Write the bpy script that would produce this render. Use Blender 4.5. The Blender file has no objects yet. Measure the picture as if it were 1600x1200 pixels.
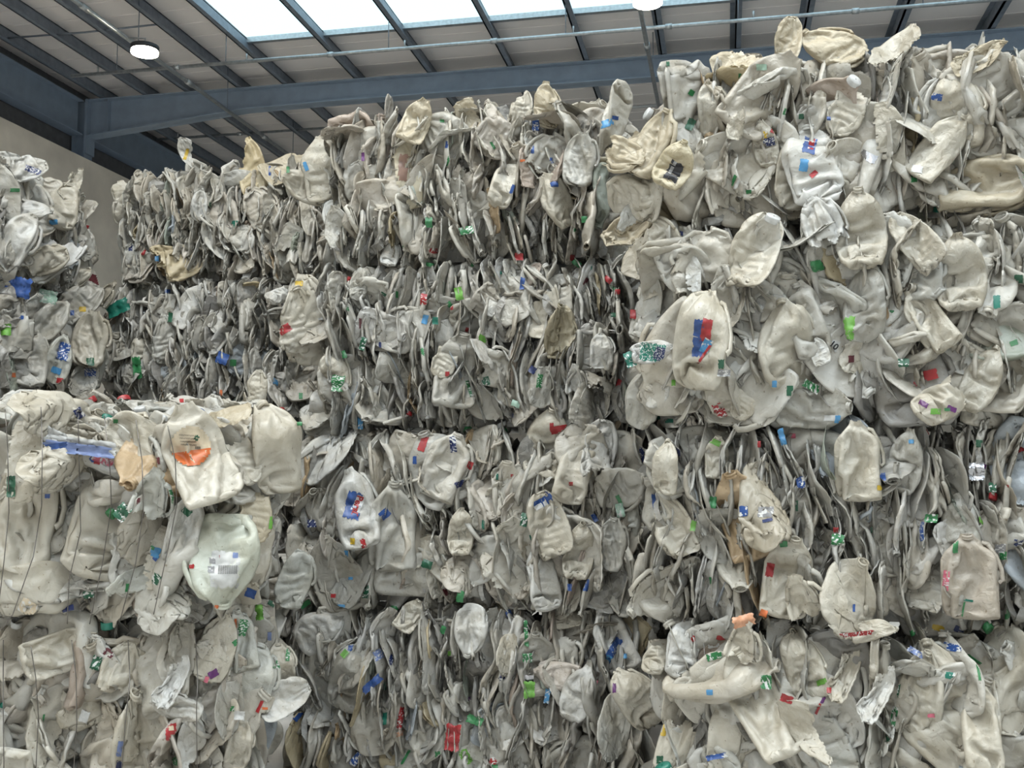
import bpy, bmesh, math, random
import numpy as np
from mathutils import Vector, Matrix, Euler
from mathutils.bvhtree import BVHTree

# ------------------------------------------------------------------ camera, world, lights, exposure
F_PX, CAM_Z = 1650.0, 1.40
YAW, PITCH = math.radians(11.5), math.radians(4.7)
sc = bpy.context.scene
col = sc.collection
cam_d = bpy.data.cameras.new('camera'); cam = bpy.data.objects.new('camera', cam_d); col.objects.link(cam)
cam_d.sensor_width = 36.0; cam_d.lens = 36.0*F_PX/1600.0; cam_d.clip_end = 200
cam.location = (0, 0, CAM_Z); cam.rotation_euler = (math.pi/2+PITCH, 0, YAW)
sc.camera = cam
CAM = Vector((0, 0, CAM_Z)); ROT = Euler((math.pi/2+PITCH, 0, YAW)).to_matrix()
def ray(px, py):
    return (ROT @ Vector(((px-800)/F_PX, (600-py)/F_PX, -1))).normalized()
def at(px, py, Y):
    d = ray(px, py); return CAM + d*(Y/d.y)

wd = bpy.data.worlds.new('world'); sc.world = wd; wd.use_nodes = True
bg = wd.node_tree.nodes['Background']; bg.inputs[0].default_value = (.74, .86, 1.0, 1); bg.inputs[1].default_value = 0.12
vs = sc.view_settings; vs.view_transform = 'Standard'; vs.look = 'None'; vs.gamma = 1; vs.use_curve_mapping = False
vs.exposure = 0.20
sc.cycles.max_bounces = 6; sc.cycles.diffuse_bounces = 4; sc.cycles.transmission_bounces = 4

def area_light(name, loc, size, size_y, energy, color, rot=(0, 0, 0)):
    l = bpy.data.lights.new(name, 'AREA'); l.shape = 'RECTANGLE'; l.size = size; l.size_y = size_y; l.energy = energy; l.color = color
    o = bpy.data.objects.new(name, l); col.objects.link(o); o.location = loc; o.rotation_euler = rot
    return o
DAY = (.90, .96, 1.0)
# daylight falling through the rooflight strips over the aisle in which the photographer stands, and through the one in view
area_light('rooflight_daylight', (1.0, 0.6, 8.45), 16.0, 2.6, 1180, DAY)
area_light('rooflight_daylight', (1.0, -6.0, 8.35), 16.0, 3.2, 380, DAY)
# added fill light from behind the camera, set in an assumed door opening
area_light('door_fill_light', (2.5, -11.5, 2.8), 6.0, 5.0, 55, DAY, (math.radians(90), 0, 0))

# ------------------------------------------------------------------ small helpers
def new_mat(name): 
    m = bpy.data.materials.new(name); m.use_nodes = True
    nt = m.node_tree; b = nt.nodes['Principled BSDF']; return m, nt, b
def N(nt, kind, **kw):
    n = nt.nodes.new(kind)
    for k, v in kw.items(): setattr(n, k, v)
    return n
def simple(name, rgb, rough=.5, metal=0, noise=.15, scale=8, bump=0.0, spec=.5):
    m, nt, b = new_mat(name)
    tc = N(nt, 'ShaderNodeTexCoord'); ns = N(nt, 'ShaderNodeTexNoise'); ns.inputs['Scale'].default_value = scale; ns.inputs['Detail'].default_value = 6
    nt.links.new(tc.outputs['Object'], ns.inputs['Vector'])
    rp = N(nt, 'ShaderNodeValToRGB'); rp.color_ramp.elements[0].position = .3; rp.color_ramp.elements[1].position = .7
    rp.color_ramp.elements[0].color = tuple(c*(1-noise) for c in rgb)+(1,); rp.color_ramp.elements[1].color = tuple(min(1, c*(1+noise)) for c in rgb)+(1,)
    nt.links.new(ns.outputs['Fac'], rp.inputs[0]); nt.links.new(rp.outputs[0], b.inputs['Base Color'])
    b.inputs['Roughness'].default_value = rough; b.inputs['Metallic'].default_value = metal; b.inputs['Specular IOR Level'].default_value = spec
    if bump:
        bp = N(nt, 'ShaderNodeBump'); bp.inputs['Strength'].default_value = bump; bp.inputs['Distance'].default_value = .01
        nt.links.new(ns.outputs['Fac'], bp.inputs['Height']); nt.links.new(bp.outputs[0], b.inputs['Normal'])
    return m
def glow(name, rgb, strength):
    m = bpy.data.materials.new(name); m.use_nodes = True; nt = m.node_tree; nt.nodes.remove(nt.nodes['Principled BSDF'])
    e = N(nt, 'ShaderNodeEmission'); e.inputs[0].default_value = rgb+(1,); e.inputs[1].default_value = strength
    nt.links.new(e.outputs[0], nt.nodes['Material Output'].inputs[0]); return m
def link(name, me, parent=None, mat=None):
    o = bpy.data.objects.new(name, me); col.objects.link(o)
    if mat is not None and not me.materials: me.materials.append(mat)
    if parent is not None: o.parent = parent
    return o
def empty(name, loc, rz=0):
    o = bpy.data.objects.new(name, None); col.objects.link(o); o.location = loc; o.rotation_euler = (0, 0, rz); o.empty_display_size = .1; return o
def tag(o, label=None, cat=None, group=None, kind=None):
    if label: o['label'] = label
    if cat: o['category'] = cat
    if group: o['group'] = group
    if kind: o['kind'] = kind
    return o
def mesh(name, verts, faces, mat=None, smooth=False):
    me = bpy.data.meshes.new(name); me.from_pydata([tuple(v) for v in verts], [], faces)
    if smooth: me.polygons.foreach_set('use_smooth', [True]*len(me.polygons))
    if mat: me.materials.append(mat)
    me.update(); return me
def box_geo(lo, hi):
    x0, y0, z0 = lo; x1, y1, z1 = hi
    v = [(x0,y0,z0),(x1,y0,z0),(x1,y1,z0),(x0,y1,z0),(x0,y0,z1),(x1,y0,z1),(x1,y1,z1),(x0,y1,z1)]
    f = [(0,3,2,1),(4,5,6,7),(0,1,5,4),(1,2,6,5),(2,3,7,6),(3,0,4,7)]
    return v, f
def boxes(name, lst, mat):
    V, Fc = [], []
    for lo, hi in lst:
        v, f = box_geo(lo, hi); n = len(V); V += v; Fc += [tuple(i+n for i in q) for q in f]
    return mesh(name, V, Fc, mat)
def tube(name, pts, r, mat, n=8, cap=True):
    pts = [Vector(p) for p in pts]; V, Fc = [], []
    for i, p in enumerate(pts):
        t = (pts[min(i+1, len(pts)-1)]-pts[max(i-1, 0)]).normalized()
        a = t.orthogonal().normalized() if i == 0 else (a - t*a.dot(t)).normalized()
        b = t.cross(a)
        for k in range(n):
            q = 2*math.pi*k/n; V.append(p+(a*math.cos(q)+b*math.sin(q))*r)
    for i in range(len(pts)-1):
        for k in range(n): Fc.append((i*n+k, i*n+(k+1) % n, (i+1)*n+(k+1) % n, (i+1)*n+k))
    if cap: Fc.append(tuple(range(n))[::-1]); Fc.append(tuple((len(pts)-1)*n+k for k in range(n)))
    return mesh(name, V, Fc, mat, True)

# ------------------------------------------------------------------ materials of the building
M_concrete = simple('concrete', (.78, .72, .64), .9, noise=.12, scale=1.6, bump=.15)
M_floor = simple('floor_concrete', (.48, .47, .45), .8, noise=.25, scale=2, bump=.2)
M_steel = simple('blue_grey_paint', (.27, .34, .44), .45, noise=.1, scale=4)
M_purlin = simple('galvanised_purlin', (.21, .245, .30), .45, metal=.2, noise=.15, scale=9)
M_clad = simple('dark_cladding', (.13, .13, .14), .7)
M_galv = simple('galvanised_pipe', (.50, .53, .56), .35, metal=.7, noise=.15, scale=20)
M_sheet = simple('roof_lining', (.88, .84, .84), .6, noise=.05, scale=.8)
M_wire = simple('steel_wire', (.16, .15, .14), .4, metal=.85, noise=.2, scale=60)
M_black = simple('black_housing', (.03, .03, .035), .5)
M_sky = glow('skylight_glow', (.58, .80, .87), 1.5)
M_lamp = glow('lamp_glow', (1.0, .93, .74), 30)
# ------------------------------------------------------------------ the hall
XW = -12.2; ZR = 8.82
def struct(o): o['kind'] = 'structure'; return o
struct(link('floor', boxes('floor', [((XW-.3, -12, -.2), (16, 34, 0))], M_floor)))
struct(link('wall_left', boxes('wall_left', [((-12.06, -12, 0), (-11.90, 34, 7.34))], M_concrete)))
struct(link('wall_back', boxes('wall_back', [((XW-.25, 34, 0), (16, 34.25, 7.6))], M_concrete)))
struct(link('wall_right', boxes('wall_right', [((16, -12, 0), (16.25, 34.25, 7.6))], M_concrete)))
struct(link('wall_front', boxes('wall_front', [((XW-.25, -12.25, 0), (-.6, -12, 8.8)), ((5.6, -12.25, 0), (16.25, -12, 8.8)), ((-.6, -12.25, 5.4), (5.6, -12, 8.8))], M_concrete)))
ceiling = struct(empty('ceiling', (0, 0, ZR)))
PX = [-11.76, -10.85, -9.98, -8.92, -8.0, -6.6, -5.2, -3.72, -2.35, -1.0, .25, 1.35, 2.85, 4.3, 5.7, 7.1, 8.5, 9.9, 11.3, 12.7, 14.1]
edges = [XW-.3] + PX + [16.2]
SKY = [(-7.6, -4.4), (-.8, 2.0), (12.4, 16.4)]                      # rooflight strips, along the slope
def solid_runs():
    y = -12.0; out = []
    for a, b in SKY: out.append((y, a)); y = b
    out.append((y, 34.2)); return out
for i in range(len(edges)-1):
    x0, x1 = edges[i]+.005, edges[i+1]-.005
    skyl = x0 >= -8.1
    for a, b in (solid_runs() if skyl else [(-12, 34.2)]):
        # ribbed lining sheet: shallow trapezoid ribs along the slope
        V, Fc = [], []; n = max(2, int((b-a)/.5))
        prof = []
        for k in range(n):
            y0 = a+(b-a)*k/n; s = (b-a)/n
            prof += [(y0, 0), (y0+s*.93, 0), (y0+s*.95, .02), (y0+s*.98, .02)]
        prof.append((b, 0))
        for (y, z) in prof: V += [(x0, y, z), (x1, y, z), (x0, y, z+.06), (x1, y, z+.06)]
        for k in range(len(prof)-1):
            p = 4*k; Fc += [(p, p+4, p+5, p+1), (p+2, p+3, p+7, p+6)]
        link('roof_sheet', mesh('roof_sheet', V, Fc, M_sheet), ceiling)
    if skyl:
        for a, b in SKY:
            link('skylight_panel', boxes('skylight_panel', [((x0, a+.04, .02), (x1, b-.04, .05))], M_sky), ceiling)
            link('skylight_frame', boxes('skylight_frame', [((x0, a-.02, -.05), (x1, a+.04, .06)), ((x0, b-.04, -.07), (x1, b+.05, .06))], M_galv), ceiling)
for x in PX:
    link('purlin', boxes('purlin', [((x-.012, -12, -.24), (x+.012, 34, -.0)), ((x-.012, -12, -.24), (x+.09, 34, -.225)), ((x-.012, -12, -.24), (x+0, 34, -.20)), ((x-.09, -12, -.02), (x+.012, 34, -.004))], M_purlin), ceiling)
for (xa, xb, y) in [(-8.92, -8.0, 13.6), (-11.76, -8.92, 15.2), (-8.0, -3.72, 22.5)]:
    link('tie_rod', tube('tie_rod', [(xa, y, -.16), ((xa+xb)/2, y+.03, -.17), (xb, y, -.16)], .016, M_purlin, 6), ceiling)

def rafter(y, label):
    t = empty('roof_beam', (XW, y, 7.2))
    tag(t, label, 'roof beam', kind='structure')
    X0, X1 = .15, 27.5
    L = X1-X0
    def zb(x): return (7.83 + .34*min(1, max(0, (x-X0)/3.6))) - 7.2 + x*.001
    ztop = lambda x: 8.565-7.2
    n = 24; V, Fc = [], []
    xs = [X0+(3.3)*k/8 for k in range(9)] + [X0+3.3+(L-3.3)*k/12 for k in range(1, 13)]
    def strip(name, yy0, yy1, f0, f1):
        V, Fc = [], []
        for x in xs: V += [(x, yy0, f0(x)), (x, yy1, f0(x)), (x, yy1, f1(x)), (x, yy0, f1(x))]
        for k in range(len(xs)-1):
            p = 4*k
            for a in range(4): Fc.append((p+a, p+(a+1) % 4, p+4+(a+1) % 4, p+4+a))
        Fc += [(0, 3, 2, 1), tuple(4*(len(xs)-1)+a for a in range(4))]
        link(name, mesh(name, V, Fc, M_steel), t)
    strip('web', -.01, .01, zb, ztop)
    strip('bottom_flange', -.13, .13, zb, lambda x: zb(x)+.022)
    strip('top_flange', -.13, .13, lambda x: ztop(x)-.022, ztop)
    link('column', boxes('column', [((-.13, -.13, -7.2), (-.11, .13, 1.36)), ((.13, -.13, -7.2), (.15, .13, 1.36)), ((-.11, -.01, -7.2), (.13, .01, 1.36))], M_steel), t)
    link('stiffener_plate', boxes('stiffener_plate', [((.15, -.14, .30), (.19, .14, 1.37)), ((.6, -.1, .70), (.615, .1, 1.34))], M_steel), t)
    return t
rafter(18.0, 'blue-grey tapered steel roof beam crossing above the bales')
rafter(25.5, 'farther blue-grey roof beam behind the first beam')
# eaves girder along the left wall
g = empty('eaves_girder', (XW, 18, 8.17)); tag(g, 'deep dark steel girder running along the top of left wall', 'roof beam', kind='structure')
for (ya, yb) in [(-29, -.16), (.16, 7.3)]:
    link('web', boxes('web', [((-.01, ya, -.30), (.01, yb, .34))], M_steel), g)
    link('bottom_flange', boxes('bottom_flange', [((-.13, ya, -.32), (.13, yb, -.30))], M_steel), g)
    link('top_flange', boxes('top_flange', [((-.13, ya, .34), (.13, yb, .36))], M_steel), g)
struct(link('trim_1', boxes('trim_1', [((XW-.2, -12, 7.45), (XW-.17, 34, 8.95))], M_clad)))

# sprinkler pipes
def pipe(y, z, xa, xb, label, r=.03):
    t = empty('sprinkler_pipe', (xa, y, z)); tag(t, label, 'pipe')
    link('pipe_run', tube('pipe_run', [(0, 0, 0), (xb-xa, 0, .012*(xb-xa)*0)], r, M_galv, 10), t)
    x = .5
    while x < xb-xa:
        link('sprinkler_head', tube('sprinkler_head', [(x, 0, r), (x, 0, r+.06), (x, 0, r+.07), (x, 0, r+.10)], .016, M_galv, 6), t)
        link('pipe_coupling', tube('pipe_coupling', [(x+1.4, 0, 0), (x+1.5, 0, 0)], r+.013, M_galv, 10), t)
        x += 2.7
    for px_ in PX[::2]:
        if xa+.2 < px_+.02 < xb: link('hanger_rod', tube('hanger_rod', [(px_+.02-xa, 0, r*.5), (px_+.02-xa, 0, ZR-z-.2)], .007, M_purlin, 5), t)
pa = at(100, 112, 15.4)
pipe(15.6, pa.z, pa.x, 7.5, 'long galvanised sprinkler pipe in front of the roof beam')
pb = at(245, 218, 20.6)
pipe(20.6, pb.z, pb.x, 9, 'distant sprinkler pipe seen below the roof beam', .028)
# cable conduits with lamps
def conduit(x, z, label, r=.035):
    t = empty('lighting_conduit', (x, -2, z)); tag(t, label, 'conduit')
    link('conduit_run', tube('conduit_run', [(0, 0, 0), (0, 30, 0)], r, M_galv, 8), t)
    for k in range(1, 10): link('conduit_joint', tube('conduit_joint', [(0, 3*k, 0), (0, 3*k+.2, 0)], r+.014, M_galv, 8), t)
    for k in range(10): link('hanger_rod', tube('hanger_rod', [(0, 1.5+3*k, 0), (0, 1.5+3*k, ZR-z-.0)], .008, M_purlin, 5), t)
conduit(-8.9, 8.0, 'silver lighting conduit running away under roof above the left lamp')
conduit(-1.12, 8.0, 'silver lighting conduit running away under roof above the right lamp')
def lamp(px_, py_, cx, label, e):
    d = ray(px_, py_); loc = CAM + d*((7.72-CAM_Z)/d.z)
    t = empty('high_bay_lamp', loc); tag(t, label, 'lamp', 'lit high bay lamps under the roof')
    link('housing', tube('housing', [(0, 0, .05), (0, 0, .09), (0, 0, .12)], .21, M_black, 20), t)
    link('lamp_lens', tube('lamp_lens', [(0, 0, 0), (0, 0, .05)], .20, M_lamp, 20), t)
    link('hook', tube('hook', [(0, 0, .11), (0, 0, .24), (cx-loc.x, 0, .28)], .014, M_galv, 6), t)
    l = bpy.data.lights.new('lamp_light', 'SPOT'); l.energy = e; l.spot_size = math.radians(130); l.spot_blend = .8; l.shadow_soft_size = .16; l.color = (1, .93, .8)
    o = bpy.data.objects.new('lamp_light', l); col.objects.link(o); o.parent = t; o.location = (0, 0, -.05)
lamp(226, 84, -8.9, 'lit lamp under the roof at the left', 700)
lamp(1012, 6, -1.12, 'lit lamp under the roof beside the rooflight', 700)
for i, (x, y) in enumerate([(-9.5, 2.0), (-1.12, 3.0), (6.5, 3.0), (-1.12, -5.0), (-5.5, -3)]):
    l = bpy.data.lights.new('lamp_light', 'SPOT'); l.energy = 600; l.spot_size = math.radians(140); l.spot_blend = .8; l.shadow_soft_size = .2; l.color = (1, .93, .8)
    o = bpy.data.objects.new('lamp_light', l); col.objects.link(o); o.location = (x, y, 7.7)
    # these lamps hang over the aisle, out of the frame

# ------------------------------------------------------------------ plastics
def plastic_mat(name, base=None, transl=.30, rough=.34, dirt=.65):
    m, nt, b = new_mat(name)
    oi = N(nt, 'ShaderNodeObjectInfo'); tc = N(nt, 'ShaderNodeTexCoord')
    vm = N(nt, 'ShaderNodeVectorMath', operation='ADD'); nt.links.new(tc.outputs['Object'], vm.inputs[0])
    sc_ = N(nt, 'ShaderNodeMath', operation='MULTIPLY'); sc_.inputs[1].default_value = 37.0; nt.links.new(oi.outputs['Random'], sc_.inputs[0]); nt.links.new(sc_.outputs[0], vm.inputs[1])
    n1 = N(nt, 'ShaderNodeTexNoise'); n1.inputs['Scale'].default_value = 11; n1.inputs['Detail'].default_value = 5; n1.inputs['Roughness'].default_value = .6; nt.links.new(vm.outputs[0], n1.inputs['Vector'])
    n2 = N(nt, 'ShaderNodeTexNoise'); n2.inputs['Scale'].default_value = 90; n2.inputs['Detail'].default_value = 3; nt.links.new(vm.outputs[0], n2.inputs['Vector'])
    r1 = N(nt, 'ShaderNodeValToRGB'); r1.color_ramp.elements[0].position = .35; r1.color_ramp.elements[0].color = (1-.34*dirt, 1-.39*dirt, 1-.48*dirt, 1); r1.color_ramp.elements[1].position = .62; r1.color_ramp.elements[1].color = (1, 1, 1, 1)
    nt.links.new(n1.outputs['Fac'], r1.inputs[0])
    r2 = N(nt, 'ShaderNodeValToRGB'); r2.color_ramp.elements[0].position = .27; r2.color_ramp.elements[0].color = (.45, .38, .3, 1); r2.color_ramp.elements[1].position = .33; r2.color_ramp.elements[1].color = (1, 1, 1, 1)
    nt.links.new(n2.outputs['Fac'], r2.inputs[0])
    mu = N(nt, 'ShaderNodeMix', data_type='RGBA', blend_type='MULTIPLY'); mu.inputs[0].default_value = 1
    if base is None: nt.links.new(oi.outputs['Color'], mu.inputs[6])
    else: mu.inputs[6].default_value = base+(1,)
    nt.links.new(r1.outputs[0], mu.inputs[7])
    mu2 = N(nt, 'ShaderNodeMix', data_type='RGBA', blend_type='MULTIPLY'); mu2.inputs[0].default_value = .8
    nt.links.new(mu.outputs[2], mu2.inputs[6]); nt.links.new(r2.outputs[0], mu2.inputs[7])
    nt.links.new(mu2.outputs[2], b.inputs['Base Color'])
    b.inputs['Roughness'].default_value = rough; b.inputs['Specular IOR Level'].default_value = .5
    # fine crinkles and sharp little folds
    v1 = N(nt, 'ShaderNodeTexVoronoi', feature='DISTANCE_TO_EDGE'); v1.inputs['Scale'].default_value = 26; nt.links.new(vm.outputs[0], v1.inputs['Vector'])
    n3 = N(nt, 'ShaderNodeTexNoise'); n3.inputs['Scale'].default_value = 30; n3.inputs['Detail'].default_value = 4; n3.inputs['Distortion'].default_value = 1.2; nt.links.new(vm.outputs[0], n3.inputs['Vector'])
    ad = N(nt, 'ShaderNodeMath', operation='MULTIPLY_ADD'); ad.inputs[1].default_value = .5; nt.links.new(v1.outputs['Distance'], ad.inputs[0]); nt.links.new(n3.outputs['Fac'], ad.inputs[2])
    dv = N(nt, 'ShaderNodeTexNoise'); dv.inputs['Scale'].default_value = 9; nt.links.new(vm.outputs[0], dv.inputs['Vector'])
    dm = N(nt, 'ShaderNodeVectorMath', operation='MULTIPLY_ADD'); dm.inputs[1].default_value = (.09, .09, .09); nt.links.new(dv.outputs['Color'], dm.inputs[0]); nt.links.new(vm.outputs[0], dm.inputs[2])
    v2 = N(nt, 'ShaderNodeTexVoronoi', feature='F1'); v2.inputs['Scale'].default_value = 13; nt.links.new(dm.outputs[0], v2.inputs['Vector'])
    a2 = N(nt, 'ShaderNodeMath', operation='MULTIPLY_ADD'); a2.inputs[1].default_value = 1.5; nt.links.new(v2.outputs['Distance'], a2.inputs[0]); nt.links.new(ad.outputs[0], a2.inputs[2]); ad = a2
    bp = N(nt, 'ShaderNodeBump'); bp.inputs['Strength'].default_value = .9; bp.inputs['Distance'].default_value = .007
    nt.links.new(ad.outputs[0], bp.inputs['Height']); nt.links.new(bp.outputs[0], b.inputs['Normal'])
    tr = N(nt, 'ShaderNodeBsdfTranslucent'); nt.links.new(mu2.outputs[2], tr.inputs['Color'])
    mx = N(nt, 'ShaderNodeMixShader'); mx.inputs[0].default_value = transl
    nt.links.new(b.outputs[0], mx.inputs[1]); nt.links.new(tr.outputs[0], mx.inputs[2]); nt.links.new(mx.outputs[0], nt.nodes['Material Output'].inputs[0])
    return m
M_milk = plastic_mat('milky_plastic')
M_fill = plastic_mat('shaded_inner_plastic', (.27, .265, .25), .1)  # bottle plastic in a darker colour, so crevices look deep in shade
M_ink = {}
INK = dict(green=(.03, .22, .07), dkgreen=(.015, .12, .06), lime=(.16, .42, .06), teal=(.01, .20, .14), blue=(.025, .09, .33), navy=(.015, .03, .13), sky=(.08, .32, .62),
           red=(.42, .02, .025), orange=(.72, .17, .04), yellow=(.62, .42, .03), pink=(.70, .16, .24), purple=(.13, .02, .16), maroon=(.13, .02, .03), black=(.015, .015, .02),
           white=(.72, .73, .72), cream=(.78, .66, .48), peach=(.75, .38, .22), foil=(.65, .65, .68), mint=(.42, .62, .50), lilac=(.24, .32, .60), brown=(.30, .17, .12), grey=(.3, .3, .31))
def ink(c, printed=False):
    key = c+('_print' if printed else '')
    if key in M_ink: return M_ink[key]
    m, nt, b = new_mat(key+'_label')
    b.inputs['Roughness'].default_value = .25 if c == 'foil' else .42
    if c == 'foil': b.inputs['Metallic'].default_value = .9
    rgb = tuple(v*.62 for v in INK[c])
    tc = N(nt, 'ShaderNodeTexCoord'); ns = N(nt, 'ShaderNodeTexNoise'); ns.inputs['Scale'].default_value = 70 if printed else 35; ns.inputs['Detail'].default_value = 3
    mp = N(nt, 'ShaderNodeMapping'); mp.inputs['Scale'].default_value = (1, 1, 2.2) if printed else (1, 1, 1)
    nt.links.new(tc.outputs['Object'], mp.inputs[0]); nt.links.new(mp.outputs[0], ns.inputs['Vector'])
    rp = N(nt, 'ShaderNodeValToRGB'); e = rp.color_ramp.elements
    if printed:
        rp.color_ramp.interpolation = 'CONSTANT'; e[0].position = 0; e[0].color = rgb+(1,); e[1].position = .56
        e[1].color = ((.50, .50, .49, 1) if sum(rgb) < 1.4 else (.12, .12, .14, 1))
    else:
        e[0].position = .3; e[0].color = tuple(.75*v for v in rgb)+(1,); e[1].position = .7; e[1].color = tuple(min(1, 1.2*v+.01) for v in rgb)+(1,)
    nt.links.new(ns.outputs['Fac'], rp.inputs[0]); nt.links.new(rp.outputs[0], b.inputs['Base Color'])
    M_ink[key] = m; return m

# ------------------------------------------------------------------ crushed bottles: every shape comes from a small crushing simulation
def superellipse(U, n):
    a = np.linspace(0, 2*np.pi, U, endpoint=False) + np.pi/U
    c, s = np.cos(a), np.sin(a)
    r = (np.abs(c)**n + np.abs(s)**n) ** (-1.0/n)
    return c*r, s*r
def crush_bottles(B, U=24, V=24, seed=3, steps=70, iters=5):
    """Crush a batch of thin bottles between uneven plates: position based dynamics on (U x V) grids."""
    rng = np.random.default_rng(seed)
    P = np.zeros((B, V, U, 3)); kinds = []
    T = np.zeros(B)
    for b in range(B):
        kind = ['milk', 'milk', 'jug', 'round', 'milk', 'flask'][b % 6]
        kinds.append(kind)
        w, d, h, n = {'milk': (.060, .055, .25, 4.5), 'jug': (.075, .060, .27, 5.), 'round': (.048, .048, .24, 2.), 'flask': (.066, .036, .27, 2.8)}[kind]
        s = rng.uniform(.88, 1.15); w *= s; d *= s; h *= s*rng.uniform(.9, 1.08)
        cx, cy = superellipse(U, n)
        circ = superellipse(U, 2)
        prof = [(0, .08), (0, .55), (.004, .93), (.03, 1.)]
        nb = V - 4 - 8
        for k in range(1, nb+1): prof.append((.03+.60*k/nb, 1. if kind != 'milk' else 1.-.03*np.sin(k*1.7)))
        sh = [(.70, .97), (.77, .88), (.83, .72), (.88, .52), (.92, .36), (.945, .33), (.972, .33), (1., .33)]
        prof += sh
        for v, (t, r) in enumerate(prof):
            neck = min(1, max(0, (t-.72)/.2))
            rr = r
            x = (cx*(1-neck)+circ[0]*neck)*rr
            y = (cy*(1-neck)+circ[1]*neck)*rr
            rn = .019/ .33
            wx = w*(1-neck)+rn*neck; wy = d*(1-neck)+rn*neck
            P[b, v, :, 0] = x*wx; P[b, v, :, 1] = y*wy; P[b, v, :, 2] = t*h
    rest = P.copy()
    def L(a, c): return np.linalg.norm(rest_a(a)-rest_a(c), axis=-1)
    # constraint families: (slice a, slice b, stiffness)
    roll = lambda A, k: np.roll(A, -k, axis=2)
    fams = []
    for st in (0, 1):
        ia = np.arange(st, U, 2); ib = (ia+1) % U
        fams.append((slice(None), ia, slice(None), ib, 1.))
        va = np.arange(st, V-1, 2); fams.append((va, slice(None), va+1, slice(None), 1.))
    allu = np.arange(U)
    for st in (0, 1):
        va = np.arange(st, V-1, 2)
        fams.append((va, allu, va+1, (allu+1) % U, .5))
        fams.append((va, allu, va+1, (allu-1) % U, .5))
    for st in range(4):
        pass
    for st in (0, 1):                                            # bending: skip-one distances
        ia = np.arange(U)[(np.arange(U)//2) % 2 == st]; fams.append((slice(None), ia, slice(None), (ia+2) % U, .06))
        va = np.arange(V-2); va = va[(va//2) % 2 == st]; fams.append((va, slice(None), va+2, slice(None), .06))
    def get(A, v, u):
        return A[:, v][:, :, u] if not isinstance(u, slice) else A[:, v]
    R = []
    for va, ua, vb, ub, k in fams:
        R.append(np.linalg.norm(get(rest, va, ua)-get(rest, vb, ub), axis=-1))
    # per bottle: final thickness, random plate waves, end squash, bend
    kx = rng.normal(0, 22, (B, 4, 2)); ph = rng.uniform(0, 6.28, (B, 4)); am = rng.uniform(.001, .008, (B, 4))
    P += rng.normal(0, .0016, P.shape)
    # lie the bottles askew before the press closes, so that they fold along diagonals
    for b in range(B):
        ax, ay, az = rng.normal(0, .32), rng.normal(0, .18), rng.choice([0, .785, .4, rng.uniform(0, 3)])
        ca, sa, cb, sb, cc, ss = np.cos(ax), np.sin(ax), np.cos(ay), np.sin(ay), np.cos(az), np.sin(az)
        Rm = np.array([[1, 0, 0], [0, ca, -sa], [0, sa, ca]]) @ np.array([[cb, 0, sb], [0, 1, 0], [-sb, 0, cb]]) @ np.array([[cc, -ss, 0], [ss, cc, 0], [0, 0, 1]])
        hz = rest[b, ..., 2].max()/2
        P[b] = (P[b]-[0, 0, hz]) @ Rm.T + [0, 0, hz]
    an = rng.uniform(0, 3.14, (B, 2)); tx = np.stack([np.cos(an), np.sin(an)], -1); to = rng.normal(0, .035, (B, 2)); ta = rng.normal(0, .32, (B, 2))
    front = (P[..., 1] >= 0)
    th = rng.choice([.008, .014, .022, .036, .058], B, p=[.2, .22, .22, .2, .16])
    squash = rng.uniform(.80, 1.08, B); xs = rng.uniform(.75, 1.05, B)
    H = rest[..., 2].max(axis=(1, 2)); W = np.abs(P[..., 0]).max(axis=(1, 2)); D = np.abs(P[..., 1]).max(axis=(1, 2))
    shear = rng.uniform(-.25, .25, B)
    # dents: spheres pressed into the bottle
    nd = 3
    dc = np.stack([rng.uniform(-1, 1, (B, nd))*W[:, None], rng.uniform(.1, .9, (B, nd))*H[:, None]], -1); ds = rng.choice([-1, 1], (B, nd)); dr = rng.uniform(.015, .045, (B, nd))
    prev = P.copy()
    for s in range(steps):
        f = min(1., s/(steps*.75))
        vel = (P-prev)*.55; prev = P.copy(); P = P + vel
        t = (D*2)*(1-f)+th*f
        for it in range(iters):
            for (va, ua, vb, ub, k), r in zip(fams, R):
                a = get(P, va, ua); c = get(P, vb, ub)
                dlt = c-a; ln = np.linalg.norm(dlt, axis=-1)+1e-9
                cor = dlt*((ln-r)/ln*.5*k)[..., None]
                if isinstance(ua, slice):
                    P[:, va] += cor; P[:, vb] -= cor
                elif isinstance(va, slice):
                    P[:, :, ua] += cor; P[:, :, ub] -= cor
                else:
                    P[:, va[:, None], ua[None, :]] += cor; P[:, vb[:, None], ub[None, :]] -= cor
            x, z = P[..., 0], P[..., 2]
            m = np.zeros_like(x)
            for q in range(4):
                m += (am[:, q]*f)[:, None, None]*np.sin(kx[:, q, 0][:, None, None]*x+kx[:, q, 1][:, None, None]*z+ph[:, q][:, None, None])
            m += (shear*f)[:, None, None]*x
            for q in range(2):
                w_ = (tx[:, q, 0][:, None, None]*x+tx[:, q, 1][:, None, None]*(z-H[:, None, None]/2)+to[:, q][:, None, None])
                m += (ta[:, q]*f)[:, None, None]*np.abs(w_)
            hi = m+t[:, None, None]/2; lo = m-t[:, None, None]/2
            y = P[..., 1]
            y = np.clip(y, lo, hi)
            y = np.where(front, np.maximum(y, m+.0012), np.minimum(y, m-.0012))
            P[..., 1] = y
            # end plates and side plates
            zt = H*.5*((1-f)*1.25+squash*f)
            P[..., 2] = np.clip(z, (H/2-zt)[:, None, None], (H/2+zt)[:, None, None])
            wx = W*((1-f)*1.4+xs*1.2*f)
            P[..., 0] = np.clip(x, -wx[:, None, None], wx[:, None, None])
    P[..., 2] -= (H/2)[:, None, None]
    return P, kinds, th
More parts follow.
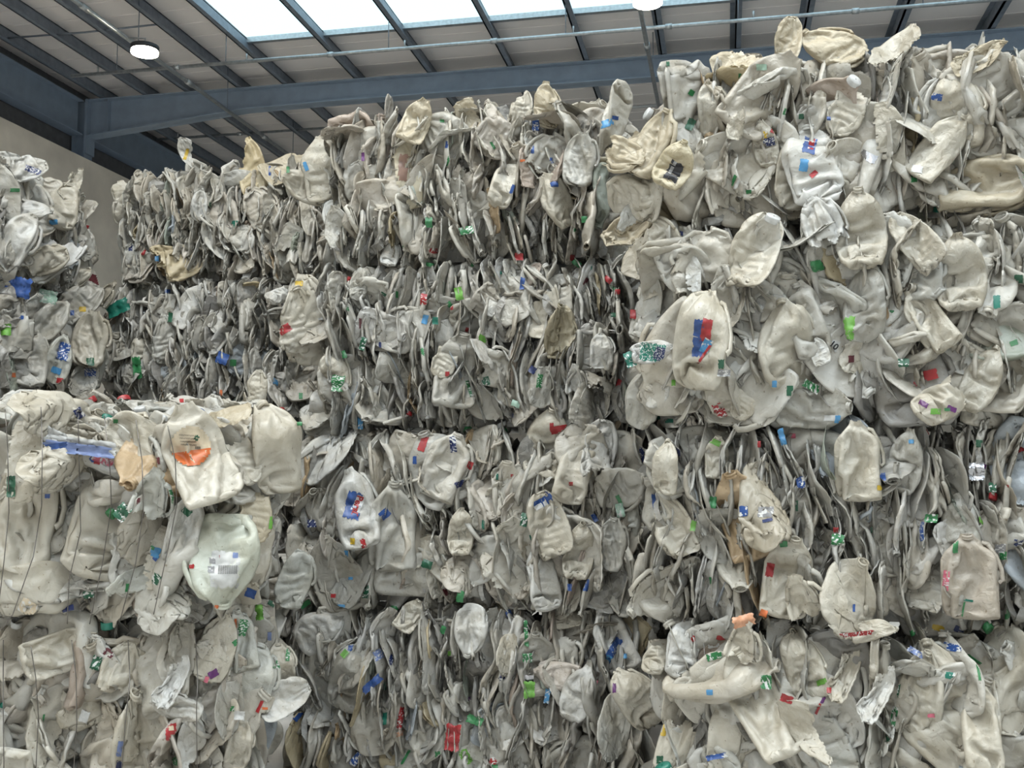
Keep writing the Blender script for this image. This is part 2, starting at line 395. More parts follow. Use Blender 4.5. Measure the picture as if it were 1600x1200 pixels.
def upsample(P, wrap_axis=2):
    """Catmull-Rom doubling on both grid axes (wraps round the bottle)."""
    a0, a1, a2, a3 = np.roll(P, 1, 2), P, np.roll(P, -1, 2), np.roll(P, -2, 2)
    mid = (-.6*a0+8.6*a1+8.6*a2-.6*a3)/16
    B, V, U, _ = P.shape
    Q = np.empty((B, V, U*2, 3)); Q[:, :, 0::2] = P; Q[:, :, 1::2] = mid
    E = np.concatenate([Q[:, :1]*2-Q[:, 1:2], Q, Q[:, -1:]*2-Q[:, -2:-1]], 1)
    mid = (-E[:, 0:-3]+9*E[:, 1:-2]+9*E[:, 2:-1]-E[:, 3:])/16
    O = np.empty((B, V*2-1, U*2, 3)); O[:, 0::2] = Q; O[:, 1::2] = mid
    return O

NB = 48
SIMP, KINDS, TH = crush_bottles(NB, seed=11)
UPS = upsample(SIMP)
def grid_mesh(name, G, mat, tear=None, stride=1, handle=None):
    G = G[::stride, ::stride] if stride > 1 else G
    V, U = G.shape[:2]; vs_ = G.reshape(-1, 3)
    idx = np.arange(V*U).reshape(V, U)
    a = idx[:-1, :]; b = np.roll(idx, -1, 1)[:-1, :]; c = np.roll(idx, -1, 1)[1:, :]; d = idx[1:, :]
    Fq = np.stack([a, b, c, d], -1).reshape(-1, 4)
    if tear is not None:
        cen = vs_[Fq].mean(1); Fq = Fq[~tear(cen)]
    me = bpy.data.meshes.new(name)
    used = np.unique(Fq); rm = -np.ones(V*U, int); rm[used] = np.arange(len(used)); vs2 = vs_[used]; Fq = rm[Fq]
    V2 = vs2; F2 = [tuple(q) for q in Fq.tolist()]
    V2 = V2.tolist()
    if handle:
        hv, hf = handle; n = len(V2); V2 += hv; F2 += [tuple(i+n for i in q) for q in hf]
    me.from_pydata(V2, [], F2); me.polygons.foreach_set('use_smooth', [True]*len(me.polygons)); me.materials.append(mat); me.update()
    return me
def ring_tube(pts, r, n=7):
    pts = [Vector(p) for p in pts]; V, Fc = [], []
    for i, p in enumerate(pts):
        t = (pts[min(i+1, len(pts)-1)]-pts[max(i-1, 0)]).normalized()
        a = t.orthogonal().normalized() if i == 0 else (a - t*a.dot(t)).normalized(); b = t.cross(a)
        for k in range(n):
            q = 2*math.pi*k/n; V.append(tuple(p+(a*math.cos(q)+b*math.sin(q)*.7)*r))
    for i in range(len(pts)-1):
        for k in range(n): Fc.append((i*n+k, i*n+(k+1) % n, (i+1)*n+(k+1) % n, (i+1)*n+k))
    return V, Fc
rng = np.random.default_rng(5); rnd = random.Random(7)
VAR, LOW, NECK, DIM = [], [], [], []
for b in range(NB):
    G = UPS[b].copy(); g0 = SIMP[b].copy()
    # gentle curl, as sheets in a bale have
    k = rng.normal(0, .7); k2 = rng.normal(0, .6); tw = rng.normal(0, 1.0)
    for A in (G, g0):
        x, y, z = A[..., 0].copy(), A[..., 1].copy(), A[..., 2].copy()
        A[..., 1] = y + k*z*z + k2*x*z
        A[..., 0] = x*np.cos(tw*z) ; A[..., 1] += x*np.sin(tw*z)
    tear = None
    if b % 4 == 1:
        n_ = rng.normal(0, 1, 3); n_[1] *= .6; n_ /= np.linalg.norm(n_); off = rng.uniform(.01, .06); ph = rng.uniform(0, 6)
        tear = lambda c, n_=n_, off=off, ph=ph: (c@n_ + .006*np.sin(c[:, 0]*130+ph)+.005*np.sin(c[:, 2]*170+ph*2)) > off
    if b % 9 == 3:
        side = 1 if b % 2 else -1
        tear = lambda c, s=side: (c[:, 2]*s > .03+.01*np.sin(c[:, 0]*90))
    handle = None
    if KINDS[b] in ('milk', 'jug') and b % 3 != 1 and b % 2 == 0:
        U = G.shape[1]; V = G.shape[0]; u = int(np.argmax(G[V//2, :, 0]))
        p0 = Vector(G[int(V*.80), u]); p1 = Vector(G[int(V*.45), u]); out = Vector((1, .1, 0))
        pts = [p0, p0+out*.018+Vector((0, 0, -.004)), p0.lerp(p1, .33)+out*.026, p0.lerp(p1, .66)+out*.026, p1+out*.012+Vector((0, 0, .01)), p1]
        handle = ring_tube(pts, .009)
    VAR.append(grid_mesh('crushed_bottle', G, M_milk, tear, handle=handle))
    LOW.append((g0[::2, ::2]))
    c1 = G[-1].mean(0); c0 = G[-5].mean(0); d = Vector(c1-c0)
    d = d.normalized() if d.length > 1e-5 else Vector((0, 0, 1))
    NECK.append((Vector(c1), d, tear is None))
    DIM.append((np.ptp(G[..., 0]), np.ptp(G[..., 1]), np.ptp(G[..., 2])))
# caps and neck rims (shared meshes)
def lathe(name, prof, n, mat):
    V, Fc = [], []
    for (r, z) in prof:
        for k in range(n): V.append((r*math.cos(2*math.pi*k/n), r*math.sin(2*math.pi*k/n), z))
    for i in range(len(prof)-1):
        for k in range(n): Fc.append((i*n+k, i*n+(k+1) % n, (i+1)*n+(k+1) % n, (i+1)*n+k))
    return mesh(name, V, Fc, mat, True)
capP = [(.0195, -.006), (.0205, -.004), (.0205, .009), (.019, .011), (.002, .0115)]
CAPS = {c: lathe('cap', capP, 18, ink(c)) for c in ('green', 'blue', 'red', 'white', 'teal')}
RIM = lathe('neck_rim', [(.0155, .0), (.0185, -.001), (.0185, -.006), (.017, -.007), (.017, -.010), (.0185, -.011), (.0185, -.014), (.014, -.016), (.014, -.001), (.0155, 0)], 18, M_milk)

ALB = .69                           # the plastic is cloudy, used and dusty
ODD = [(.66, .50, .32), (.70, .60, .52), (.42, .41, .39), (.60, .66, .72), (.62, .68, .60), (.74, .64, .44)]
TONES = {'warm': [(0.820, 0.790, 0.712), (0.820, 0.800, 0.730), (0.770, 0.720, 0.626), (0.850, 0.840, 0.788), (0.780, 0.730, 0.654), (0.840, 0.820, 0.759)],
         'grey': [(0.740, 0.725, 0.668), (0.780, 0.760, 0.699), (0.680, 0.655, 0.590), (0.800, 0.790, 0.746), (0.720, 0.680, 0.603), (0.660, 0.650, 0.606), (0.830, 0.820, 0.785)],
         'white': [(0.820, 0.805, 0.748), (0.840, 0.830, 0.777), (0.780, 0.750, 0.672), (0.820, 0.810, 0.766), (0.760, 0.720, 0.634), (0.740, 0.740, 0.695)]}

THIN = [i for i in range(NB) if TH[i] < .03]; ALLV = list(range(NB))
def orient(nrm, up, roll):
    """rotation whose mesh Y goes along nrm (the flat side's normal) and mesh Z near up, rolled about nrm"""
    y = nrm.normalized(); z = (up - y*up.dot(y)).normalized(); x = y.cross(z)
    m = Matrix((x, y, z)).transposed()
    return m @ Matrix.Rotation(roll, 3, 'Y')
ALL_BOTTLES = []                    # (object, world matrix, shape)
def remember(o, W, i): ALL_BOTTLES.append((o, W, W.inverted(), i))
def add_bottle(bale, i, loc, R, s, tone, jr, details=True, name='crushed_bottle', flat=1.0):
    o = bpy.data.objects.new(name, VAR[i]); col.objects.link(o); o.parent = bale
    m = R.to_4x4(); m.translation = loc
    o.matrix_basis = m @ Matrix.Diagonal((s, s*flat, s, 1))
    t = jr.choice(tone) if jr.random() > .06 else jr.choice(ODD); f = jr.uniform(.84, 1.12)*ALB
    o.color = (min(.9, t[0]*f), min(.9, t[1]*f), min(.9, t[2]*f), 1)
    remember(o, bale.matrix_basis @ o.matrix_basis, i)
    if details and NECK[i][2]:
        c, d, _ = NECK[i]
        q = d.to_track_quat('Z', 'Y').to_matrix().to_4x4(); q.translation = c
        r = jr.random()
        me = RIM if r < .75 else CAPS[jr.choice(['green', 'blue', 'red', 'white', 'green', 'white', 'white', 'teal'])]
        if r < .84:
            k = bpy.data.objects.new(me.name.split('.')[0], me); col.objects.link(k); k.parent = o; k.matrix_basis = q @ Matrix.Diagonal((1, .75, 1, 1)); k.color = o.color
    return o

def make_bale(name_label, xr, yf, w, d, zb, zt, rz, px, tone, seed, counts, ragged=.0, wires=5, top=True, right=True, left=False, size=1.0, wire_out=-.02, jit=1.0, covered=False, rise=0):
    """Bale whose right front corner stands at (xr, yf); px = share of bottles pressed flat to the front; the rest show their edges."""
    jr = random.Random(seed); h = zt-zb
    bale = empty('plastic_bale', (xr - w/2*math.cos(rz), yf - w/2*math.sin(rz)*1.0, zb), rz)
    tag(bale, name_label, 'bale', 'bales of crushed plastic bottles')
    T = TONES[tone]
    lf = [(jr.uniform(1, 3.2), jr.uniform(1, 3.2), jr.uniform(0, 6), jr.uniform(.008, .02)) for _ in range(3)]
    def bulge(u, v):                          # u,v in -1..1
        return -.11*abs(v)**5 - .06*abs(u)**7 + sum(a*math.sin(p*u*2+q*v*2+c) for p, q, c, a in lf)
    Xa, Ya, Za = Vector((1, 0, 0)), Vector((0, 1, 0)), Vector((0, 0, 1))
    faces = [('front', Vector((0, 0, h/2)), Xa, Za, -Ya, w/2, h/2, counts[0])]
    if right: faces.append(('right', Vector((w/2, d/2, h/2)), Ya, Za, Xa, d/2, h/2, counts[1]))
    if left: faces.append(('left', Vector((-w/2, d/2, h/2)), -Ya, Za, -Xa, d/2, h/2, counts[1]))
    if top: faces.append(('top', Vector((0, d/2, h)), Xa, Ya, Za, w/2, d/2, counts[2]))
    for fname, c, ua, va, na, hu, hv, n in faces:
        if n <= 0: continue
        edge_on_cell = (fname in ('front', 'top') and px < .5) or (fname in ('right', 'left') and px >= .5)
        if fname == 'top': rows = max(2, round(math.sqrt(n*hv/hu)))
        else: rows = max(3, round((2*hv)/( .155*size if edge_on_cell else .115*size)))
        cols = max(1, round(n/rows))
        for r in range(rows):
            offr = jr.random()
            for q in range(cols):
                u = ((q+offr*.9+jr.uniform(-.35, .35))/cols)*2-1
                v = ((r+.5+jr.uniform(-.45, .45))/rows)*2-1
                u = max(-.97, min(.97, u)); v = max(-.93, min(.93, v))
                if fname == 'top' and covered and v > -.62: continue
                face_front = jr.random() < px
                i = jr.choice(THIN if (not face_front and fname in ('front', 'top') and jr.random() < .72) else ALLV); s = size*jr.uniform(.82, 1.12)
                nb_ = Ya if face_front else Xa
                if fname == 'top':
                    nb_ = Za if jr.random() < (.55 if ragged < .5 else .15) else nb_
                spread = (.42 if face_front else .13)*jit
                fl = Vector([.26*math.sin(c_*1.7+p_*u*3+q_*v*2.2) for p_, q_, c_, a_ in lf]) if not face_front else Vector((0, 0, 0))
                nrm = ((nb_+fl)*(1 if jr.random() < .5 else -1) + Vector((jr.gauss(0, spread), jr.gauss(0, spread), jr.gauss(0, spread*.7)))).normalized()
                flat_here = abs(nrm.dot(na)) > .6
                up = Za if nb_ is not Za else (Xa if jr.random() < .5 else Ya)
                roll = jr.gauss(0, (.75 if flat_here else .16)*jit) + (math.pi if jr.random() < .45 else 0)
                Rm = orient(nrm, up, roll)
                ex, ey, ez = DIM[i]
                # half extent of the bottle along the outward normal
                half = (abs(Rm.col[0].dot(na))*ex + abs(Rm.col[1].dot(na))*ey + abs(Rm.col[2].dot(na))*ez)*.5*s
                prot = bulge(u, v) if fname != 'top' else .02-.05*abs(u)**6
                out = prot - half*.86 + abs(jr.gauss(0, .022))*jit - .012
                if fname == 'top': out += rise*(v+1)/2 + (-.03 if covered else jr.uniform(-.05, .02) + (abs(jr.gauss(0, .035))*ragged))
                if jr.random() < .06: out += .035
                loc = c + ua*(u*hu) + va*(v*hv*.97) + na*out
                if fname != 'top':
                    zz = abs(Rm.col[2].z)*ez*.5*s + abs(Rm.col[0].z)*ex*.5*s
                    loc.z = min(loc.z, h + (0 if covered else .01 + .04*ragged*jr.random()) - zz*.80); loc.z = max(loc.z, zz*.80)
                add_bottle(bale, i, loc, Rm, s, T, jr, flat=jr.uniform(.8, 1.05) if face_front else jr.uniform(.45, .95))
    # inner layer and heart of the bale: too deep to pick apart
    Vv, Ff = [], []; n0 = 0
    nf = 90 if counts[0] > 0 else 60
    for k in range(nf+40):
        i = jr.randrange(NB); G = LOW[i]; V, U = G.shape[:2]
        u, v = jr.uniform(-.95, .95), jr.uniform(-.9, .9)
        fn = jr.random(); nb_ = Ya if jr.random() < px else Xa
        Rm = orient((nb_+Vector((jr.gauss(0, .3), jr.gauss(0, .3), jr.gauss(0, .2)))).normalized(), Za, jr.gauss(0, .3))
        if fn < .6: loc = Vector((u*w/2, .12+jr.uniform(0, .04), h/2+v*h/2*.86))
        elif fn < .8: loc = Vector((w/2-.13, d/2+u*d*.45, h/2+v*h/2*.86))
        else: loc = Vector((u*w/2, d/2+v*d*.45, h-.15))
        P_ = (G.reshape(-1, 3) @ np.array(Rm.transposed())) + np.array(loc)
        P_[:, 2] = np.clip(P_[:, 2], 0.005, None)
        idx = np.arange(V*U).reshape(V, U)+n0
        Fq = np.stack([idx[:-1], np.roll(idx, -1, 1)[:-1], np.roll(idx, -1, 1)[1:], idx[1:]], -1).reshape(-1, 4)
        Vv.append(P_); Ff.append(Fq); n0 += V*U
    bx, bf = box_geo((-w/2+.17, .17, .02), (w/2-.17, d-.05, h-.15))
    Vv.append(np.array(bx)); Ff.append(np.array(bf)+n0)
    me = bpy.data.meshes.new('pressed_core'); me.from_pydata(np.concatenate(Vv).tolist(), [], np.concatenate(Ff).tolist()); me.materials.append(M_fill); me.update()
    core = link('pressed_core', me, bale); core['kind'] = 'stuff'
    # baling wires
    for k in range(wires):
        u = -1+2*(k+.5+jr.uniform(-.12, .12))/wires; x = u*w/2; ph = jr.uniform(0, 6)
        pts = []
        if True:
            pts.append((x, d*.9, h+.02)); 
            for q in range(4): pts.append((x+.01*math.sin(q+ph), d*.75*(1-q/4)+.03, h+.045+wire_out*.3))
            for q in range(17):
                v = 1-2*q/16; pts.append((x+.012*math.sin(ph+q*.7), -(bulge(u, v)+wire_out+.012*math.sin(q*1.3+ph)), h/2+v*h/2*1.0))
            pts.append((x, d*.3, .0))
        link('baling_wire', tube('baling_wire', pts, .0016, M_wire, 5), bale)
    return bale

def X_at(px, py, Y): return at(px, py, Y).x
def Z_at(px, py, Y): return at(px, py, Y).z
BALES = {}
#        key   label
ZL = [Z_at(735, y, 4.63) for y in (1236, 957, 672, 402, 158)]
cw = X_at(985, 600, 4.63); cwl = X_at(487, 600, 4.63)
Wc = cw-cwl
BALES['c4'] = make_bale('grey white bale of tightly pressed bottle edges, bottom of the centre stack', cw, 4.63, Wc+.10, 1.05, 0, ZL[1], 0, .22, 'grey', 41, (262, 26, 50), .5, wire_out=-.06, covered=True, size=1.25)
BALES['c3'] = make_bale('white bale with large loose flattened bottles, third from top in centre stack', cw+.02, 4.63, Wc+.08, 1.05, ZL[1], ZL[2], 0, .38, 'warm', 42, (220, 36, 40), .5, wire_out=-.07, covered=True, size=1.3)
BALES['c2'] = make_bale('dense grey bale with many small green and red labels, second in centre stack', cw, 4.64, Wc+.02, 1.05, ZL[2], ZL[3], 0, .22, 'grey', 43, (258, 30, 40), .5, wire_out=-.05, covered=True, size=1.2)
BALES['c1'] = make_bale('cream bale with ragged bottles standing up, top of the centre stack', cw-.06, 4.66, Wc-.10, 1.05, ZL[3], ZL[4]-.03, 0, .20, 'warm', 44, (200, 24, 66), 1.6, wire_out=-.06, size=1.25)
ZR_ = [0] + [Z_at(1300, y, 3.94) for y in (990, 655, 336, 88)]
xr = 1.22
def RX(px_, py): return xr - X_at(px_, py, 3.94)
BALES['r4'] = make_bale('white bale of big creased jugs, bottom of the right stack', xr, 3.94, RX(1055, 1100), 1.05, 0, ZR_[1], 0, .62, 'white', 51, (170, 20, 70), .8, size=1.4, wire_out=-.06, covered=True)
BALES['r3'] = make_bale('dull grey bale of narrow upright bottle edges, third from top in right stack', xr, 3.97, RX(1015, 800), 1.05, ZR_[1], ZR_[2], 0, .22, 'grey', 52, (262, 12, 35), .5, wire_out=-.05, covered=True, size=1.3)
BALES['r2'] = make_bale('bulging white bale with bottles in all directions, second in right stack', xr, 3.94, RX(1035, 500), 1.05, ZR_[2], ZR_[3], 0, .62, 'white', 53, (190, 20, 45), .8, size=1.4, wire_out=-.07, covered=True)
BALES['r1'] = make_bale('tall cream bale of puffy bottles touching the roof line, top of right stack', xr, 3.98, RX(1065, 200), 1.05, ZR_[3], ZR_[4], 0, .60, 'warm', 54, (180, 20, 90), 1.3, size=1.45, wire_out=-.07, left=True)
# second column: farther back on the left
Y2 = 5.85; z2 = [Z_at(320, y, Y2) for y in (640, 436, 262)]
x2 = X_at(492, 400, Y2); w2 = x2-X_at(165, 400, Y2)
BALES['b2'] = make_bale('shadowed bale of thin upright edges behind the near left bale', x2, Y2, w2, 1.05, z2[0], z2[1], 0, .18, 'grey', 62, (250, 8, 45), .6, wire_out=-.05, covered=True, size=1.12)
BALES['b1'] = make_bale('cream bale of thin upright edges, top of stack between far left and centre', x2+.03, Y2+.02, w2-.02, 1.05, z2[1], z2[2], 0, .18, 'warm', 61, (220, 6, 68), 1.3, wire_out=-.05, size=1.12)
BALES['b3'] = make_bale('third bale down in the stack behind the near left bale', x2, Y2, w2, 1.05, z2[0]/2, z2[0], 0, .2, 'grey', 63, (60, 0, 0), .3, top=False)
BALES['b4'] = make_bale('bottom bale in the stack behind the near left bale', x2, Y2, w2, 1.05, 0, z2[0]/2, 0, .2, 'grey', 64, (60, 0, 0), .3, top=False)
# far left stack: seen on its corner
zf = [Z_at(60, y, 5.2) for y in (640, 448, 275)]
xf = -3.78
BALES['f1'] = make_bale('white bale of bulging bottles by the concrete wall, top of far left stack', xf, 4.85, 1.35, .9, zf[1], zf[2], 0, .4, 'white', 71, (70, 115, 70), .7, size=1.15, wire_out=-.05)
BALES['f2'] = make_bale('bale with a large blue label under the top one in far left stack', xf-.02, 4.85, 1.35, .9, zf[0], zf[1], 0, .4, 'grey', 72, (70, 115, 20), .5, size=1.1, wire_out=-.05, covered=True)
BALES['f3'] = make_bale('third bale down in the far left stack', xf, 4.85, 1.35, .9, zf[0]/2, zf[0], 0, .4, 'grey', 73, (30, 20, 0), .3, top=False)
BALES['f4'] = make_bale('bottom bale in the far left stack', xf, 4.85, 1.35, .9, 0, zf[0]/2, 0, .4, 'grey', 74, (30, 20, 0), .3, top=False)
# stack added to block light, keeping the slot between centre and right stacks dark
for k in range(4):
    BALES['s%d' % k] = make_bale(['bottom', 'second lowest', 'third lowest', 'topmost'][k]+' added bale darkening the slot between centre and right stacks', .45, 5.95, 1.5, 1.0, .74*k, .74*(k+1)-.01, 0, .3, 'grey', 90+k, (70, 0, 0 if k < 3 else 14), .3, covered=k < 3, top=k == 3, right=False, size=1.25, wires=0)
# near left stack
YA = 3.70; za = Z_at(330, 978, YA); zt_ = Z_at(330, 668, YA); xa = X_at(338, 800, YA)
BALES['n2'] = make_bale('near left wired bale of flat cream bottles, lower of two', xa, YA+.03, 1.5, .86, 0, za, math.radians(6), .92, 'warm', 82, (120, 95, 40), .4, size=1.5, wires=0, covered=True)
BALES['n1'] = make_bale('near left wired bale with round orange label and blue banner label, upper of two', xa, YA, 1.5, .86, za, zt_, math.radians(6), .90, 'white', 81, (125, 95, 110), .5, size=1.55, wires=0, rise=.16)
# ------------------------------------------------------------------ the bottles that stand out one by one
TREES = {}
def tree(i):
    if i not in TREES:
        me = VAR[i]; TREES[i] = BVHTree.FromPolygons([v.co for v in me.vertices], [tuple(p.vertices) for p in me.polygons])
    return TREES[i]
BOX = {}
def corners(i):
    if i not in BOX:
        co = np.array([v.co for v in VAR[i].vertices]); lo, hi = co.min(0), co.max(0)
        BOX[i] = np.array([[a, b_, c, 1] for a in (lo[0], hi[0]) for b_ in (lo[1], hi[1]) for c in (lo[2], hi[2])])
    return BOX[i]
RINV = np.array(ROT.transposed()); RECTS = []
def rect_of(W, i):
    w = (np.array(W) @ corners(i).T).T[:, :3]-np.array(CAM); c = (RINV @ w.T).T
    z = np.maximum(-c[:, 2], .1); x = 800+F_PX*c[:, 0]/z; y = 600-F_PX*c[:, 1]/z
    return (x.min(), x.max(), y.min(), y.max(), z.min())
RARR = np.zeros((0, 5))
def cast(px, py):
    """first bottle met by the sight line: point, normal, object"""
    global RARR
    while len(RECTS) < len(ALL_BOTTLES): RECTS.append(rect_of(ALL_BOTTLES[len(RECTS)][1], ALL_BOTTLES[len(RECTS)][3]))
    if len(RARR) != len(RECTS): RARR = np.array(RECTS)
    c = np.nonzero((RARR[:, 0] <= px) & (RARR[:, 1] >= px) & (RARR[:, 2] <= py) & (RARR[:, 3] >= py))[0]
    d = ray(px, py); best = None; bd = 99
    for k in sorted(c.tolist(), key=lambda q: RARR[q, 4]):
        if RARR[k, 4] > bd: break
        o, W, Wi, i = ALL_BOTTLES[k]
        lo_ = Wi @ CAM; ld = Wi.to_3x3() @ d; L = ld.length
        p, n, _, t = tree(i).ray_cast(lo_, ld/L)
        if p is not None:
            t = t/L
            if t < bd: bd = t; best = (W @ p, (Wi.transposed().to_3x3() @ n).normalized(), o)
    return best
PUFFY = [i for i in range(NB) if TH[i] >= .034 and NECK[i][2]]
FLAT = [i for i in range(NB) if TH[i] < .03 and NECK[i][2]]
TORN = [i for i in range(NB) if not NECK[i][2]]
hr = random.Random(99)
def hero(key, px, py, length, roll=0, tilt=(0, 0), kind='puffy', color=None, sink=.45, name='crushed_bottle', width=None, parent=True, idx=None, Yfix=None):
    """a face-on bottle `length` px long, at a place in the photo, lying on the bale's front"""
    bale = BALES.get(key)
    best = None
    for dx, dy in ((0, 0), (-.25, -.25), (.25, -.25), (.25, .25), (-.25, .25)):
        h = cast(px+dx*length, py+dy*length)
        if h and (best is None or h[0].y < best): best = h[0].y
    c0 = cast(px, py)
    if Yfix: Y = Yfix
    else: Y = min((c0[0].y if c0 else 99), (best or 99)+.10)
    if Y > 50: return None
    p = at(px, py, Y); depth = (p-CAM).length
    want = length*.93*depth/F_PX
    lst = {'puffy': PUFFY, 'flat': FLAT, 'torn': TORN}[kind]; i = lst[idx % len(lst)] if idx is not None else hr.choice(lst)
    s = want/DIM[i][2]; fx = (width or hr.uniform(.46, .66))*DIM[i][2]/DIM[i][0]; fx = max(.6, min(1.25, fx))
    toC = (CAM-p).normalized(); toC.z *= .3; toC.normalize()
    nrm = (toC + Vector((tilt[0], 0, tilt[1]))).normalized()
    Rm = orient(-nrm, Vector((0, 0, 1)), math.radians(roll))
    p = p + toC*(DIM[i][1]*s*(.5-sink)+.004)
    base = bale if parent else None
    m = Rm.to_4x4(); m.translation = p; m = m @ Matrix.Diagonal((s*fx, s, s, 1))
    o = bpy.data.objects.new(name, VAR[i]); col.objects.link(o)
    if base is not None: o.parent = base; o.matrix_basis = base.matrix_basis.inverted() @ m
    else: o.matrix_basis = m
    remember(o, m, i)
    cc = color or hr.choice(TONES['white']); ff = ALB*hr.uniform(.95, 1.08); o.color = (cc[0]*ff, cc[1]*ff, cc[2]*ff, 1)
    if NECK[i][2] and hr.random() < .6:
        c, d, _ = NECK[i]; q = d.to_track_quat('Z', 'Y').to_matrix().to_4x4(); q.translation = c
        k = bpy.data.objects.new('neck_rim', RIM); col.objects.link(k); k.parent = o; k.matrix_basis = q; k.color = o.color
    return o
CR = (.80, .72, .56); WH = (.86, .86, .83); GY = (.66, .65, .60); WM = (.80, .76, .66); CL = (.72, .73, .68)
